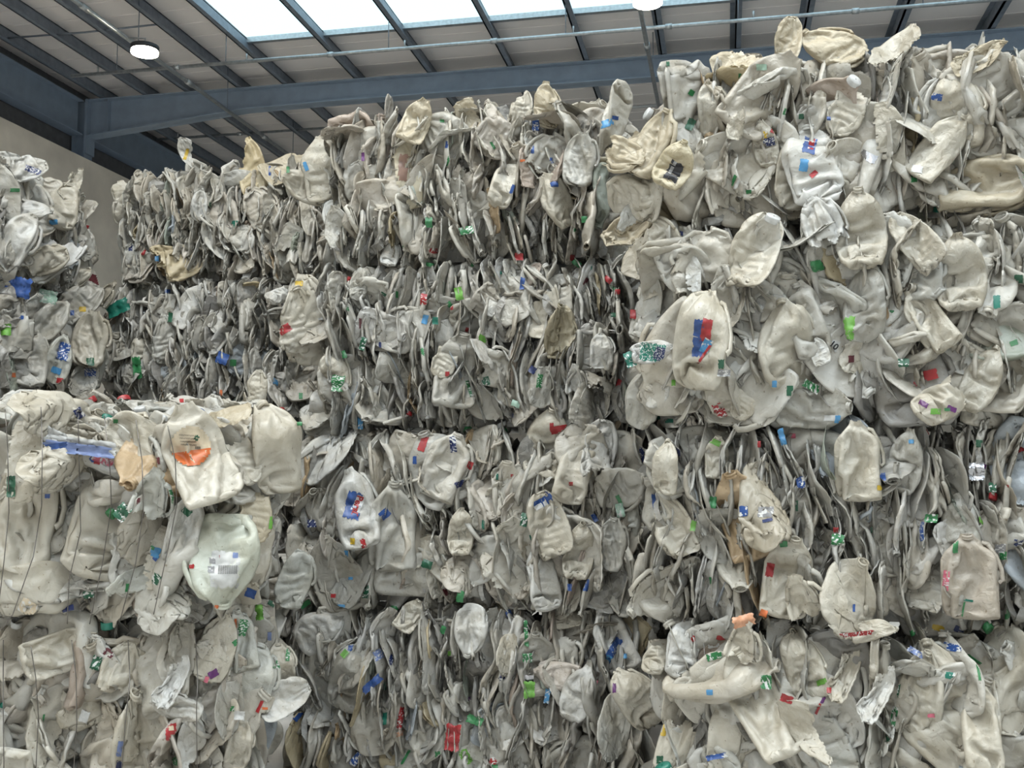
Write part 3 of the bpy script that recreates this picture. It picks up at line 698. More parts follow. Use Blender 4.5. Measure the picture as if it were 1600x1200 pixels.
H = [ # bale, px, py, length px, roll, tilt, kind, colour
 ('c3', 615, 822, 150, 2, (0, 0), 'puffy', GY), ('c3', 512, 716, 125, -132, (-.2, .3), 'flat', WH), ('c3', 855, 695, 120, 12, (0, .1), 'puffy', WM),
 ('c3', 900, 735, 110, 8, (0, 0), 'puffy', WM), ('c3', 935, 712, 120, 14, (.2, .2), 'torn', WH), ('c3', 848, 900, 110, -12, (0, 0), 'puffy', WH), ('c3', 905, 860, 95, 10, (0, 0), 'puffy', WM), ('c3', 690, 875, 90, -28, (.5, 0), 'flat', WM),
 ('c3', 720, 830, 80, 4, (0, 0), 'puffy', WM), ('c3', 555, 900, 110, 20, (-.5, .1), 'flat', GY), ('c3', 855, 820, 110, -25, (.1, .1), 'torn', WM), ('c3', 975, 805, 90, 5, (.2, 0), 'flat', CL), ('c3', 955, 850, 90, 5, (.3, 0), 'puffy', GY),
 ('c4', 905, 1082, 95, 14, (0, .1), 'puffy', WH), ('c4', 958, 1000, 110, -22, (.2, .2), 'puffy', WH), ('c4', 870, 1055, 80, -75, (0, .2), 'puffy', (.80, .74, .68)), ('c4', 795, 1020, 70, 5, (0, 0), 'flat', WM), ('c4', 1000, 1090, 110, -40, (.3, .1), 'puffy', WM),
 ('c4', 545, 1060, 110, 12, (-.1, 0), 'puffy', GY), ('c4', 960, 1130, 110, 10, (.1, 0), 'flat', GY), ('c4', 740, 1165, 80, 5, (0, 0), 'puffy', CL), ('c4', 500, 975, 90, 60, (-.2, .5), 'puffy', WH), ('c4', 640, 965, 60, 30, (0, .5), 'puffy', WM), ('c4', 900, 960, 90, 70, (0, .6), 'flat', WM),
 ('c2', 848, 482, 105, 5, (0, .1), 'torn', WM), ('c2', 875, 520, 90, 0, (0, 0), 'flat', (.62, .56, .42)), ('c2', 485, 500, 150, 4, (-.3, 0), 'flat', WM), ('c2', 700, 555, 80, 10, (0, 0), 'torn', WM), ('c2', 900, 605, 70, 5, (0, .1), 'torn', WH), ('c2', 845, 605, 70, 3, (0, 0), 'flat', GY), ('c2', 610, 560, 80, 10, (0, 0), 'puffy', GY),
 ('c2', 940, 548, 60, 0, (.1, 0), 'puffy', WH), ('c2', 520, 590, 90, 0, (-.2, 0), 'puffy', WM), ('c2', 778, 475, 50, 15, (0, .1), 'torn', WH), ('c2', 560, 440, 60, 10, (0, .2), 'flat', GY),
 ('c1', 628, 270, 125, -4, (0, .1), 'torn', (.82, .75, .58)), ('c1', 790, 285, 90, 10, (0, .1), 'puffy', WM), ('c1', 500, 260, 110, -10, (-.3, .2), 'flat', WM), ('c1', 530, 360, 80, 0, (-.2, 0), 'torn', GY), ('c1', 870, 310, 100, -25, (.1, 0), 'puffy', WM), ('c1', 815, 170, 70, 10, (0, .3), 'torn', WM), ('c1', 905, 250, 90, 5, (.2, 0), 'puffy', GY), ('c1', 650, 195, 80, 20, (0, .2), 'puffy', CR), ('c1', 745, 185, 80, -50, (0, .2), 'torn', CR), ('c1', 855, 165, 80, -12, (.1, .1), 'flat', CR),
 ('r1', 1240, 275, 110, 8, (0, 0), 'flat', WM), ('r1', 965, 235, 100, 110, (-.3, .3), 'puffy', CR), ('r1', 1010, 215, 100, 40, (-.3, .2), 'torn', CR), ('r1', 1112, 170, 90, -5, (0, 0), 'puffy', WM), ('r1', 1545, 290, 150, 92, (0, .2), 'puffy', CR), ('r1', 1490, 165, 130, -10, (0, .2), 'puffy', WM),
 ('r1', 1155, 95, 90, 75, (0, .3), 'torn', CR), ('r1', 1232, 68, 80, 0, (0, .2), 'torn', CR), ('r1', 1300, 75, 110, -65, (0, .3), 'flat', CR), ('r1', 1075, 250, 150, 30, (-.2, .2), 'torn', WM), ('r1', 1470, 230, 120, 20, (0, .1), 'puffy', WM), ('r1', 1380, 215, 110, 0, (0, 0), 'torn', WM), ('r1', 1530, 95, 80, 65, (0, .2), 'flat', CR), ('r1', 1400, 90, 110, 40, (0, .5), 'torn', WM), ('r1', 1195, 225, 80, -15, (0, 0), 'puffy', WM), ('r1', 1150, 190, 60, 10, (0, 0), 'torn', WM), ('r1', 1330, 160, 110, 10, (0, .1), 'torn', WM),
 ('r2', 1078, 432, 80, 0, (-.1, .2), 'torn', WH), ('r2', 1228, 535, 150, 2, (0, 0), 'puffy', WM), ('r2', 1125, 605, 100, -10, (-.1, .1), 'puffy', WM), ('r2', 1180, 395, 130, 12, (0, .2), 'torn', WM), ('r2', 1345, 365, 130, 0, (0, .2), 'puffy', WM), ('r2', 1290, 365, 130, -20, (0, .2), 'torn', WH), ('r2', 1450, 500, 110, -30, (0, .2), 'puffy', WM),
 ('r2', 1350, 470, 130, 8, (0, .0), 'flat', GY), ('r2', 1535, 590, 110, 20, (.1, .2), 'puffy', WM), ('r2', 1030, 600, 80, 0, (-.3, .1), 'torn', WH), ('r2', 1330, 540, 90, 0, (0, .1), 'flat', WM), ('r2', 1168, 620, 80, 10, (0, .1), 'torn', WM), ('r2', 1500, 430, 120, 0, (0, .1), 'puffy', WM), ('r2', 1270, 635, 120, 92, (0, .1), 'puffy', GY), ('r2', 1480, 620, 110, 60, (0, .2), 'torn', WM), ('r2', 1430, 380, 110, -40, (0, .3), 'torn', WM), ('r2', 1280, 550, 50, -10, (0, .2), 'torn', WH),
 ('r3', 1195, 780, 150, 2, (0, 0), 'flat', (.62, .57, .47)), ('r3', 1230, 900, 130, 8, (0, 0), 'puffy', WM), ('r3', 1260, 945, 100, -12, (0, .1), 'torn', WM), ('r3', 1515, 900, 130, 0, (0, 0), 'puffy', (.68, .62, .54)), ('r3', 1050, 820, 110, -25, (-.2, .1), 'torn', WM), ('r3', 1340, 720, 130, 0, (0, 0), 'puffy', WM), ('r3', 1120, 715, 70, 0, (0, 0), 'puffy', WM), ('r3', 1110, 875, 60, -10, (-.1, 0), 'torn', WM), ('r3', 1415, 720, 110, 5, (0, 0), 'puffy', GY), ('r3', 1330, 930, 130, 2, (0, 0), 'flat', WM), ('r3', 1040, 730, 90, 10, (-.2, .1), 'puffy', WM), ('r3', 1500, 820, 100, 0, (0, 0), 'puffy', GY),
 ('r4', 1372, 1075, 110, 5, (0, .2), 'torn', WH), ('r4', 1490, 1090, 190, -30, (0, .2), 'puffy', WM), ('r4', 1190, 1095, 180, -32, (0, .2), 'puffy', WM), ('r4', 1068, 1008, 100, 6, (-.1, .2), 'puffy', WH), ('r4', 1255, 1035, 110, -20, (0, .3), 'puffy', WM), ('r4', 1270, 1140, 130, -40, (0, .1), 'torn', WM), ('r4', 1320, 1045, 110, 0, (0, .3), 'torn', WM), ('r4', 1440, 1080, 130, 0, (0, .1), 'flat', WM), ('r4', 1160, 1020, 90, 20, (0, .4), 'torn', WM), ('r4', 1535, 1140, 130, -10, (0, .2), 'puffy', WM), ('r4', 1060, 1150, 120, 14, (-.1, .2), 'torn', WM), ('r4', 1025, 1020, 70, 20, (-.1, .3), 'torn', WM), ('r4', 1365, 985, 70, 85, (0, .6), 'puffy', WM), ('r4', 1140, 1150, 140, 5, (0, .1), 'flat', WM), ('r4', 1460, 1150, 120, -50, (0, .2), 'puffy', WM), ('r4', 1570, 1060, 160, 5, (0, .1), 'flat', WM),
 ('n1', 288, 825, 115, 10, (.1, 0), 'puffy', WH), ('n1', 400, 790, 120, -10, (.5, .1), 'torn', CR), ('n1', 40, 800, 190, 4, (0, .1), 'puffy', WM), ('n1', 120, 860, 180, 6, (0, 0), 'flat', CL), ('n1', 170, 810, 180, 14, (0, .1), 'puffy', WM), ('n1', 60, 920, 150, 80, (0, .1), 'flat', WM), ('n1', 215, 920, 120, 70, (.1, .2), 'torn', CL),
 ('n1', 110, 735, 140, 80, (0, .2), 'flat', WM), ('n1', 375, 700, 120, -30, (.4, .3), 'torn', WM), ('n1', 430, 700, 150, -4, (.6, .1), 'puffy', WM), ('n1', 240, 870, 100, 20, (.1, 0), 'torn', WM), ('n1', 350, 665, 110, 60, (.3, .6), 'torn', CR), ('n1', 220, 690, 130, -50, (0, .3), 'flat', WM), ('n1', 25, 720, 130, 10, (0, .3), 'torn', WM), ('n1', 235, 790, 110, 20, (0, .1), 'torn', CL), ('n1', 90, 660, 130, 82, (0, .7), 'flat', WM), ('n1', 400, 860, 120, 10, (.5, 0), 'flat', WM),
 ('n2', 270, 1055, 95, 0, (0, .1), 'torn', WH), ('n2', 220, 1150, 150, -8, (0, 0), 'flat', WM), ('n2', 275, 1105, 80, -70, (0, .1), 'puffy', WH), ('n2', 300, 1170, 100, -10, (.1, .1), 'torn', WH), ('n2', 375, 1160, 80, 10, (.3, .1), 'puffy', WM), ('n2', 395, 1060, 110, 20, (.3, .1), 'puffy', CL), ('n2', 35, 1150, 140, 0, (0, 0), 'flat', WM), ('n2', 90, 1140, 130, 10, (0, 0), 'torn', WM), ('n2', 440, 1090, 90, 60, (.4, .2), 'torn', WH), ('n2', 340, 1010, 110, 5, (.3, .1), 'flat', WM), ('n2', 375, 1000, 100, -8, (.4, .1), 'puffy', CL), ('n2', 440, 1040, 70, -5, (.4, 0), 'puffy', WM), ('n2', 95, 1020, 110, 70, (0, .3), 'puffy', WM), ('n2', 190, 1060, 110, 10, (0, .1), 'torn', WM), ('n2', 140, 1110, 90, 60, (0, .1), 'flat', WM), ('n2', 355, 1105, 90, 5, (.3, 0), 'flat', GY),
 ('f1', 85, 395, 110, 50, (.2, .2), 'torn', WH), ('f1', 35, 330, 90, 80, (0, .2), 'puffy', WH), ('f1', 100, 320, 80, 0, (.3, .2), 'puffy', WM), ('f1', 60, 410, 90, 70, (0, -.1), 'torn', WM), ('f1', 25, 375, 100, 30, (0, .1), 'puffy', WH), ('f1', 110, 285, 70, 0, (.4, .2), 'torn', WM), ('f1', 30, 265, 80, 80, (.2, .6), 'torn', WH), ('f2', 50, 560, 90, 10, (.1, 0), 'puffy', GY), ('f2', 92, 560, 80, 4, (.2, 0), 'puffy', CL), ('f2', 140, 565, 90, 6, (.3, 0), 'puffy', CL), ('f2', 20, 510, 100, 0, (0, 0), 'torn', GY), ('f2', 80, 500, 80, 30, (.2, .1), 'puffy', GY),
 ('b1', 392, 262, 100, -6, (0, .1), 'torn', (.80, .68, .45)), ('b1', 312, 320, 55, 0, (0, .1), 'puffy', WH), ('b1', 445, 265, 80, 60, (0, .3), 'flat', CR), ('b1', 475, 290, 80, -55, (.1, .2), 'flat', WM), ('b1', 190, 300, 50, -20, (-.2, .2), 'puffy', WM), ('b2', 160, 470, 60, 60, (-.2, .4), 'torn', WM), ('b2', 440, 460, 60, 60, (.1, .4), 'torn', WH), ('b2', 465, 500, 110, 5, (.1, 0), 'flat', WM), ('b2', 258, 530, 80, 5, (0, 0), 'flat', GY), ('b2', 400, 610, 70, 5, (0, 0), 'torn', WM), ('b2', 225, 545, 60, 3, (0, 0), 'puffy', WM),
]
for (key, px_, py_, ln_, roll_, tilt_, kind_, colr) in H:
    hero(key, px_, py_, ln_, roll_, tilt_, kind_, colr)
for (px_, py_, ln_, roll_, tilt_, kind_, colr, Y_fix) in [(990, 300, 105, 100, (-.3, .1), 'puffy', WM, 4.0), (1005, 335, 110, 40, (-.3, 0), 'torn', GY, 4.05), (965, 240, 105, 115, (-.3, .3), 'torn', CR, 3.98), (1020, 225, 120, 30, (-.3, .2), 'puffy', CR, 3.98), (1015, 290, 120, 8, (-.4, .1), 'flat', WM, 4.0),
     (1003, 385, 110, 20, (-.4, .1), 'torn', WM, 4.35), (1035, 372, 90, -30, (-.3, .2), 'torn', WM, 4.0), (985, 365, 90, 60, (-.2, .2), 'flat', CR, 4.5), (1012, 480, 120, 5, (-.4, 0), 'flat', GY, 4.1), (1008, 420, 100, -10, (-.4, .1), 'torn', WM, 4.1), (1010, 620, 110, 10, (-.4, 0), 'puffy', GY, 4.1)]:
    hero('r1' if py_ < 345 else 'r2', px_, py_, ln_, roll_, tilt_, kind_, colr, Yfix=Y_fix)
for q in [('f2', 128, 470, 80, 50, (.3, .2), 'torn', GY), ('f2', 140, 530, 90, 5, (.3, .1), 'puffy', WM), ('f2', 132, 590, 70, 20, (.3, .1), 'flat', GY), ('f2', 118, 430, 60, 60, (.3, .3), 'puffy', WM)]:
    hero(*q, Yfix=5.6)
KEY = [ ('c3', 556, 792, 135, -6, (0, 0), WH, .52, 1, .05), ('r1', 1055, 264, 80, 30, (-.1, .1), (.84, .76, .56), .75, 2, .1), ('r1', 1268, 255, 140, -14, (0, .1), WH, .62, 3, .2), ('r2', 1095, 530, 165, 6, (-.1, .1), WM, .52, 4, .15),
 ('n1', 308, 715, 165, -22, (.1, .2), (.90, .86, .76), .60, 5, .1), ('n1', 352, 872, 150, -172, (.1, .1), (.82, .86, .76), .72, 7, -.4)]
for (key, px_, py_, ln_, roll_, tilt_, colr, wd_, ix, sk) in KEY:
    hero(key, px_, py_, ln_, roll_, tilt_, 'puffy', colr, width=wd_, idx=ix, sink=min(sk, -.15))
# loose bottles that lie on the bales or hang out of the joints between them
def loose(key, px, py, ln, roll, tilt, kind, color, label, name='loose_bottle', **kw):
    o = hero(key, px, py, ln, roll, tilt, kind, color, name=name, parent=False, **kw)
    if o is not None: tag(o, label, 'bottle')
    return o
loose('c4', 735, 985, 88, 176, (0, .1), 'puffy', WH, 'big round white bottle base bulging from joint above the bottom centre bale', sink=.2)
loose('c3', 778, 946, 60, 80, (0, .4), 'torn', CR, 'crumpled cream bottle lying on joint right of the big white bottle base')
loose('c1', 611, 396, 50, 20, (0, .2), 'puffy', WH, 'small white bottle hanging below the top centre bale')
loose('b2', 275, 415, 95, 78, (0, .5), 'torn', (.80, .70, .50), 'torn cream sheet of bottle draped on the joint behind the near left bale', sink=.2)
loose('b1', 297, 243, 60, -24, (0, .1), 'torn', WH, 'white scrap with a yellow stain sticking up from the back left bale', Yfix=5.95)
loose('r2', 1020, 551, 72, 82, (-.1, .05), 'puffy', (.88, .88, .86), 'white jug with teal label lying sideways between centre and right stacks', sink=.1)
loose('c3', 462, 905, 95, 22, (-.1, 0), 'flat', CL, 'translucent bottle with green band hanging in dark gap right of the near left bale', Yfix=4.5)

# baling wires of the two near left bales, drawn tight over what sticks out
def wire(key, pts_px):
    P_ = []
    for (x0, y0), (x1, y1) in zip(pts_px[:-1], pts_px[1:]):
        n = max(2, int(math.hypot(x1-x0, y1-y0)/9))
        for k in range(n): P_.append((x0+(x1-x0)*k/n, y0+(y1-y0)*k/n))
    P_.append(pts_px[-1]); Ys = []
    for q in P_:
        h = cast(*q); Ys.append(h[0].y if h else (Ys[-1] if Ys else 3.8))
    n = len(Ys); T_ = [min(Ys[max(0, i-3):i+4]) for i in range(n)]
    T_ = [sum(T_[max(0, i-2):i+3])/len(T_[max(0, i-2):i+3]) for i in range(n)]
    bale = BALES[key]; wi = bale.matrix_basis.inverted()
    pts = [wi @ at(x, y, T_[k]-.012) for k, (x, y) in enumerate(P_)]
    link('baling_wire', tube('baling_wire', pts, .0019, M_wire, 5), bale)
for k_, pl in [('n1', [(8, 640), (12, 700), (14, 800), (6, 880), (-4, 960)]), ('n1', [(64, 636), (66, 700), (65, 790), (52, 870), (20, 960), (2, 985)]), ('n1', [(122, 655), (124, 740), (126, 830), (108, 905), (105, 975)]), ('n1', [(163, 650), (172, 735), (174, 790), (160, 880), (140, 975)]),
               ('n1', [(212, 655), (222, 720), (224, 800), (212, 880), (186, 975)]), ('n1', [(262, 665), (274, 720), (276, 790), (262, 860), (240, 960)]), ('n2', [(5, 1000), (5, 1100), (6, 1200)]), ('n2', [(48, 1010), (56, 1060), (60, 1120), (56, 1205)]), ('n2', [(112, 1000), (119, 1060), (120, 1130), (115, 1205)]), ('n2', [(305, 990), (309, 1060), (307, 1110), (308, 1205)]), ('n2', [(200, 1000), (203, 1060), (196, 1130), (190, 1205)])]:
    wire(k_, pl)

# ------------------------------------------------------------------ paper and film labels, laid onto the surfaces of the bottles
lr = random.Random(3)
WINV = {a[0].name: a[2] for a in ALL_BOTTLES}
def label(px, py, w, h, ang=0, color='green', printed=None, shape='rect', off=.0014, name='label', text=None, only=None):
    ca, sa = math.cos(math.radians(ang)), math.sin(math.radians(ang))
    nu, nv = max(4, min(18, int(w/2.6)+1)), max(4, min(18, int(h/2.6)+1))
    grid = {}; count = {}
    jit = [(lr.uniform(-.05, .05), lr.uniform(-.05, .05)) for _ in range(nu*nv)]
    for b in range(nv+1):
        for a in range(nu+1):
            u, v = a/nu-.5, b/nv-.5
            du = dv = 0
            if (a in (0, nu) or b in (0, nv)) and shape == 'rect': du, dv = jit[(a*7+b*3) % len(jit)]
            x, y = (u+du)*w, (v+dv)*h
            h_ = cast(px+x*ca-y*sa, py+x*sa+y*ca)
            if h_ is None or h_[2] is None : continue
            o = h_[2]
            grid[a, b] = (h_[0], h_[1], o); count[o.name] = count.get(o.name, 0)+1
    if not count or len(grid) < .7*(nu+1)*(nv+1): return None
    own = only or max(count, key=count.get); o = bpy.data.objects[own]
    ys = sorted(g[0].y for g in grid.values()); yfront = ys[int(len(ys)*.2)]
    if count.get(own, 0) < .55*(nu+1)*(nv+1):
        # loose flap: hangs just in front of what is there
        for b in range(nv+1):
            for a in range(nu+1):
                u, v = a/nu-.5, b/nv-.5; du, dv = jit[(a*7+b*3) % len(jit)]
                x, y = (u+du)*w, (v+dv)*h
                q = at(px+x*ca-y*sa, py+x*sa+y*ca, yfront-.006+.003*math.sin(a*.9+px)+.004*math.sin(b*.8+py)+lr.uniform(-.0025, .0025))
                grid[a, b] = (q, -ray(px, py), o)
    def inside(u, v):
        if shape == 'round': return u*u+v*v <= .26
        if shape == 'low': return u*u+v*v <= .25 and v > .12
        if shape == 'tri': return abs(u) < .5-.45*(v+.5)+.08
        return True
    V, Fc, idx = [], [], {}
    wi = WINV[o.name]
    for k, (p, n, oo) in grid.items():
        if oo is not o and shape == 'rect' and count.get(own, 0) >= .55*(nu+1)*(nv+1): continue
        d = (CAM-p).normalized()
        if n.dot(d) < 0: n = -n
        idx[k] = len(V); V.append(wi @ (p+(n*.6+d*.4)*off))
    for b in range(nv):
        for a in range(nu):
            ks = [(a, b), (a+1, b), (a+1, b+1), (a, b+1)]
            if all(k in idx for k in ks) and inside((a+.5)/nu-.5, (b+.5)/nv-.5):
                ps = [grid[k][0] for k in ks]
                if max(p.y for p in ps)-min(p.y for p in ps) < .05: Fc.append(tuple(idx[k] for k in ks))
    if not Fc: return None
    # keep the one connected piece that is largest
    par = list(range(len(V)))
    def root(q):
        while par[q] != q: q = par[q]
        return q
    for f in Fc:
        for q in f[1:]: par[root(q)] = root(f[0])
    rs_ = [root(f[0]) for f in Fc]; big = max(set(rs_), key=rs_.count); Fc = [f for f, r in zip(Fc, rs_) if r == big]
    ren = {q: n for n, q in enumerate(sorted({q for f in Fc for q in f}))}; V = [V[q] for q in ren]; Fc = [tuple(ren[q] for q in f) for f in Fc]
    if printed is None: printed = w*h > 150 and lr.random() < .45
    me = mesh('label', V, Fc, ink(color, printed), True)
    l = bpy.data.objects.new(name, me); col.objects.link(l); l.parent = o
    l['label'] = {'foil': 'crinkled silver foil', 'cream': 'cream paper label', 'white': 'white paper label'}.get(color, color.replace('dk', 'dark ')+' label')
    return o
def lettering(txt, px, py, hpx, ang, color, owner, off=.0045, bold=.02, squash=1.0):
    """flat printed letters carried on to the label's surface"""
    if owner is None: return
    cu = bpy.data.curves.new('lettering', 'FONT'); cu.body = txt; cu.size = 1; cu.align_x = 'CENTER'; cu.align_y = 'CENTER'; cu.offset = bold; cu.resolution_u = 3
    t = bpy.data.objects.new('lettering_source', cu); col.objects.link(t); dg = bpy.context.evaluated_depsgraph_get()
    me0 = t.evaluated_get(dg).to_mesh(); vs_ = [v.co.copy() for v in me0.vertices]; fs = [tuple(p.vertices) for p in me0.polygons]
    t.to_mesh_clear(); bpy.data.objects.remove(t); bpy.data.curves.remove(cu)
    ca, sa = math.cos(math.radians(ang)), math.sin(math.radians(ang)); c = cast(px, py)
    if not c: return
    d0 = c[0].y; V = []; wi = WINV[owner.name]
    for v in vs_:
        x, y = v.x*hpx*squash, -v.y*hpx; qx, qy = px+x*ca-y*sa, py+x*sa+y*ca
        h = cast(qx, qy); Y = h[0].y if h and abs(h[0].y-d0) < .05 else d0
        p = at(qx, qy, Y); V.append(wi @ (p+(CAM-p).normalized()*off))
    l = bpy.data.objects.new('lettering', mesh('lettering', V, fs, ink(color, False))); col.objects.link(l); l.parent = owner
G, D, Bl, Nv, R_, Te, Y_, O_, Li, Mi, Sk, Pu, Pi, Ma, Bk, Wt, Fo, Cm = 'green', 'dkgreen', 'blue', 'navy', 'red', 'teal', 'yellow', 'orange', 'lime', 'mint', 'sky', 'purple', 'pink', 'maroon', 'black', 'white', 'foil', 'cream'
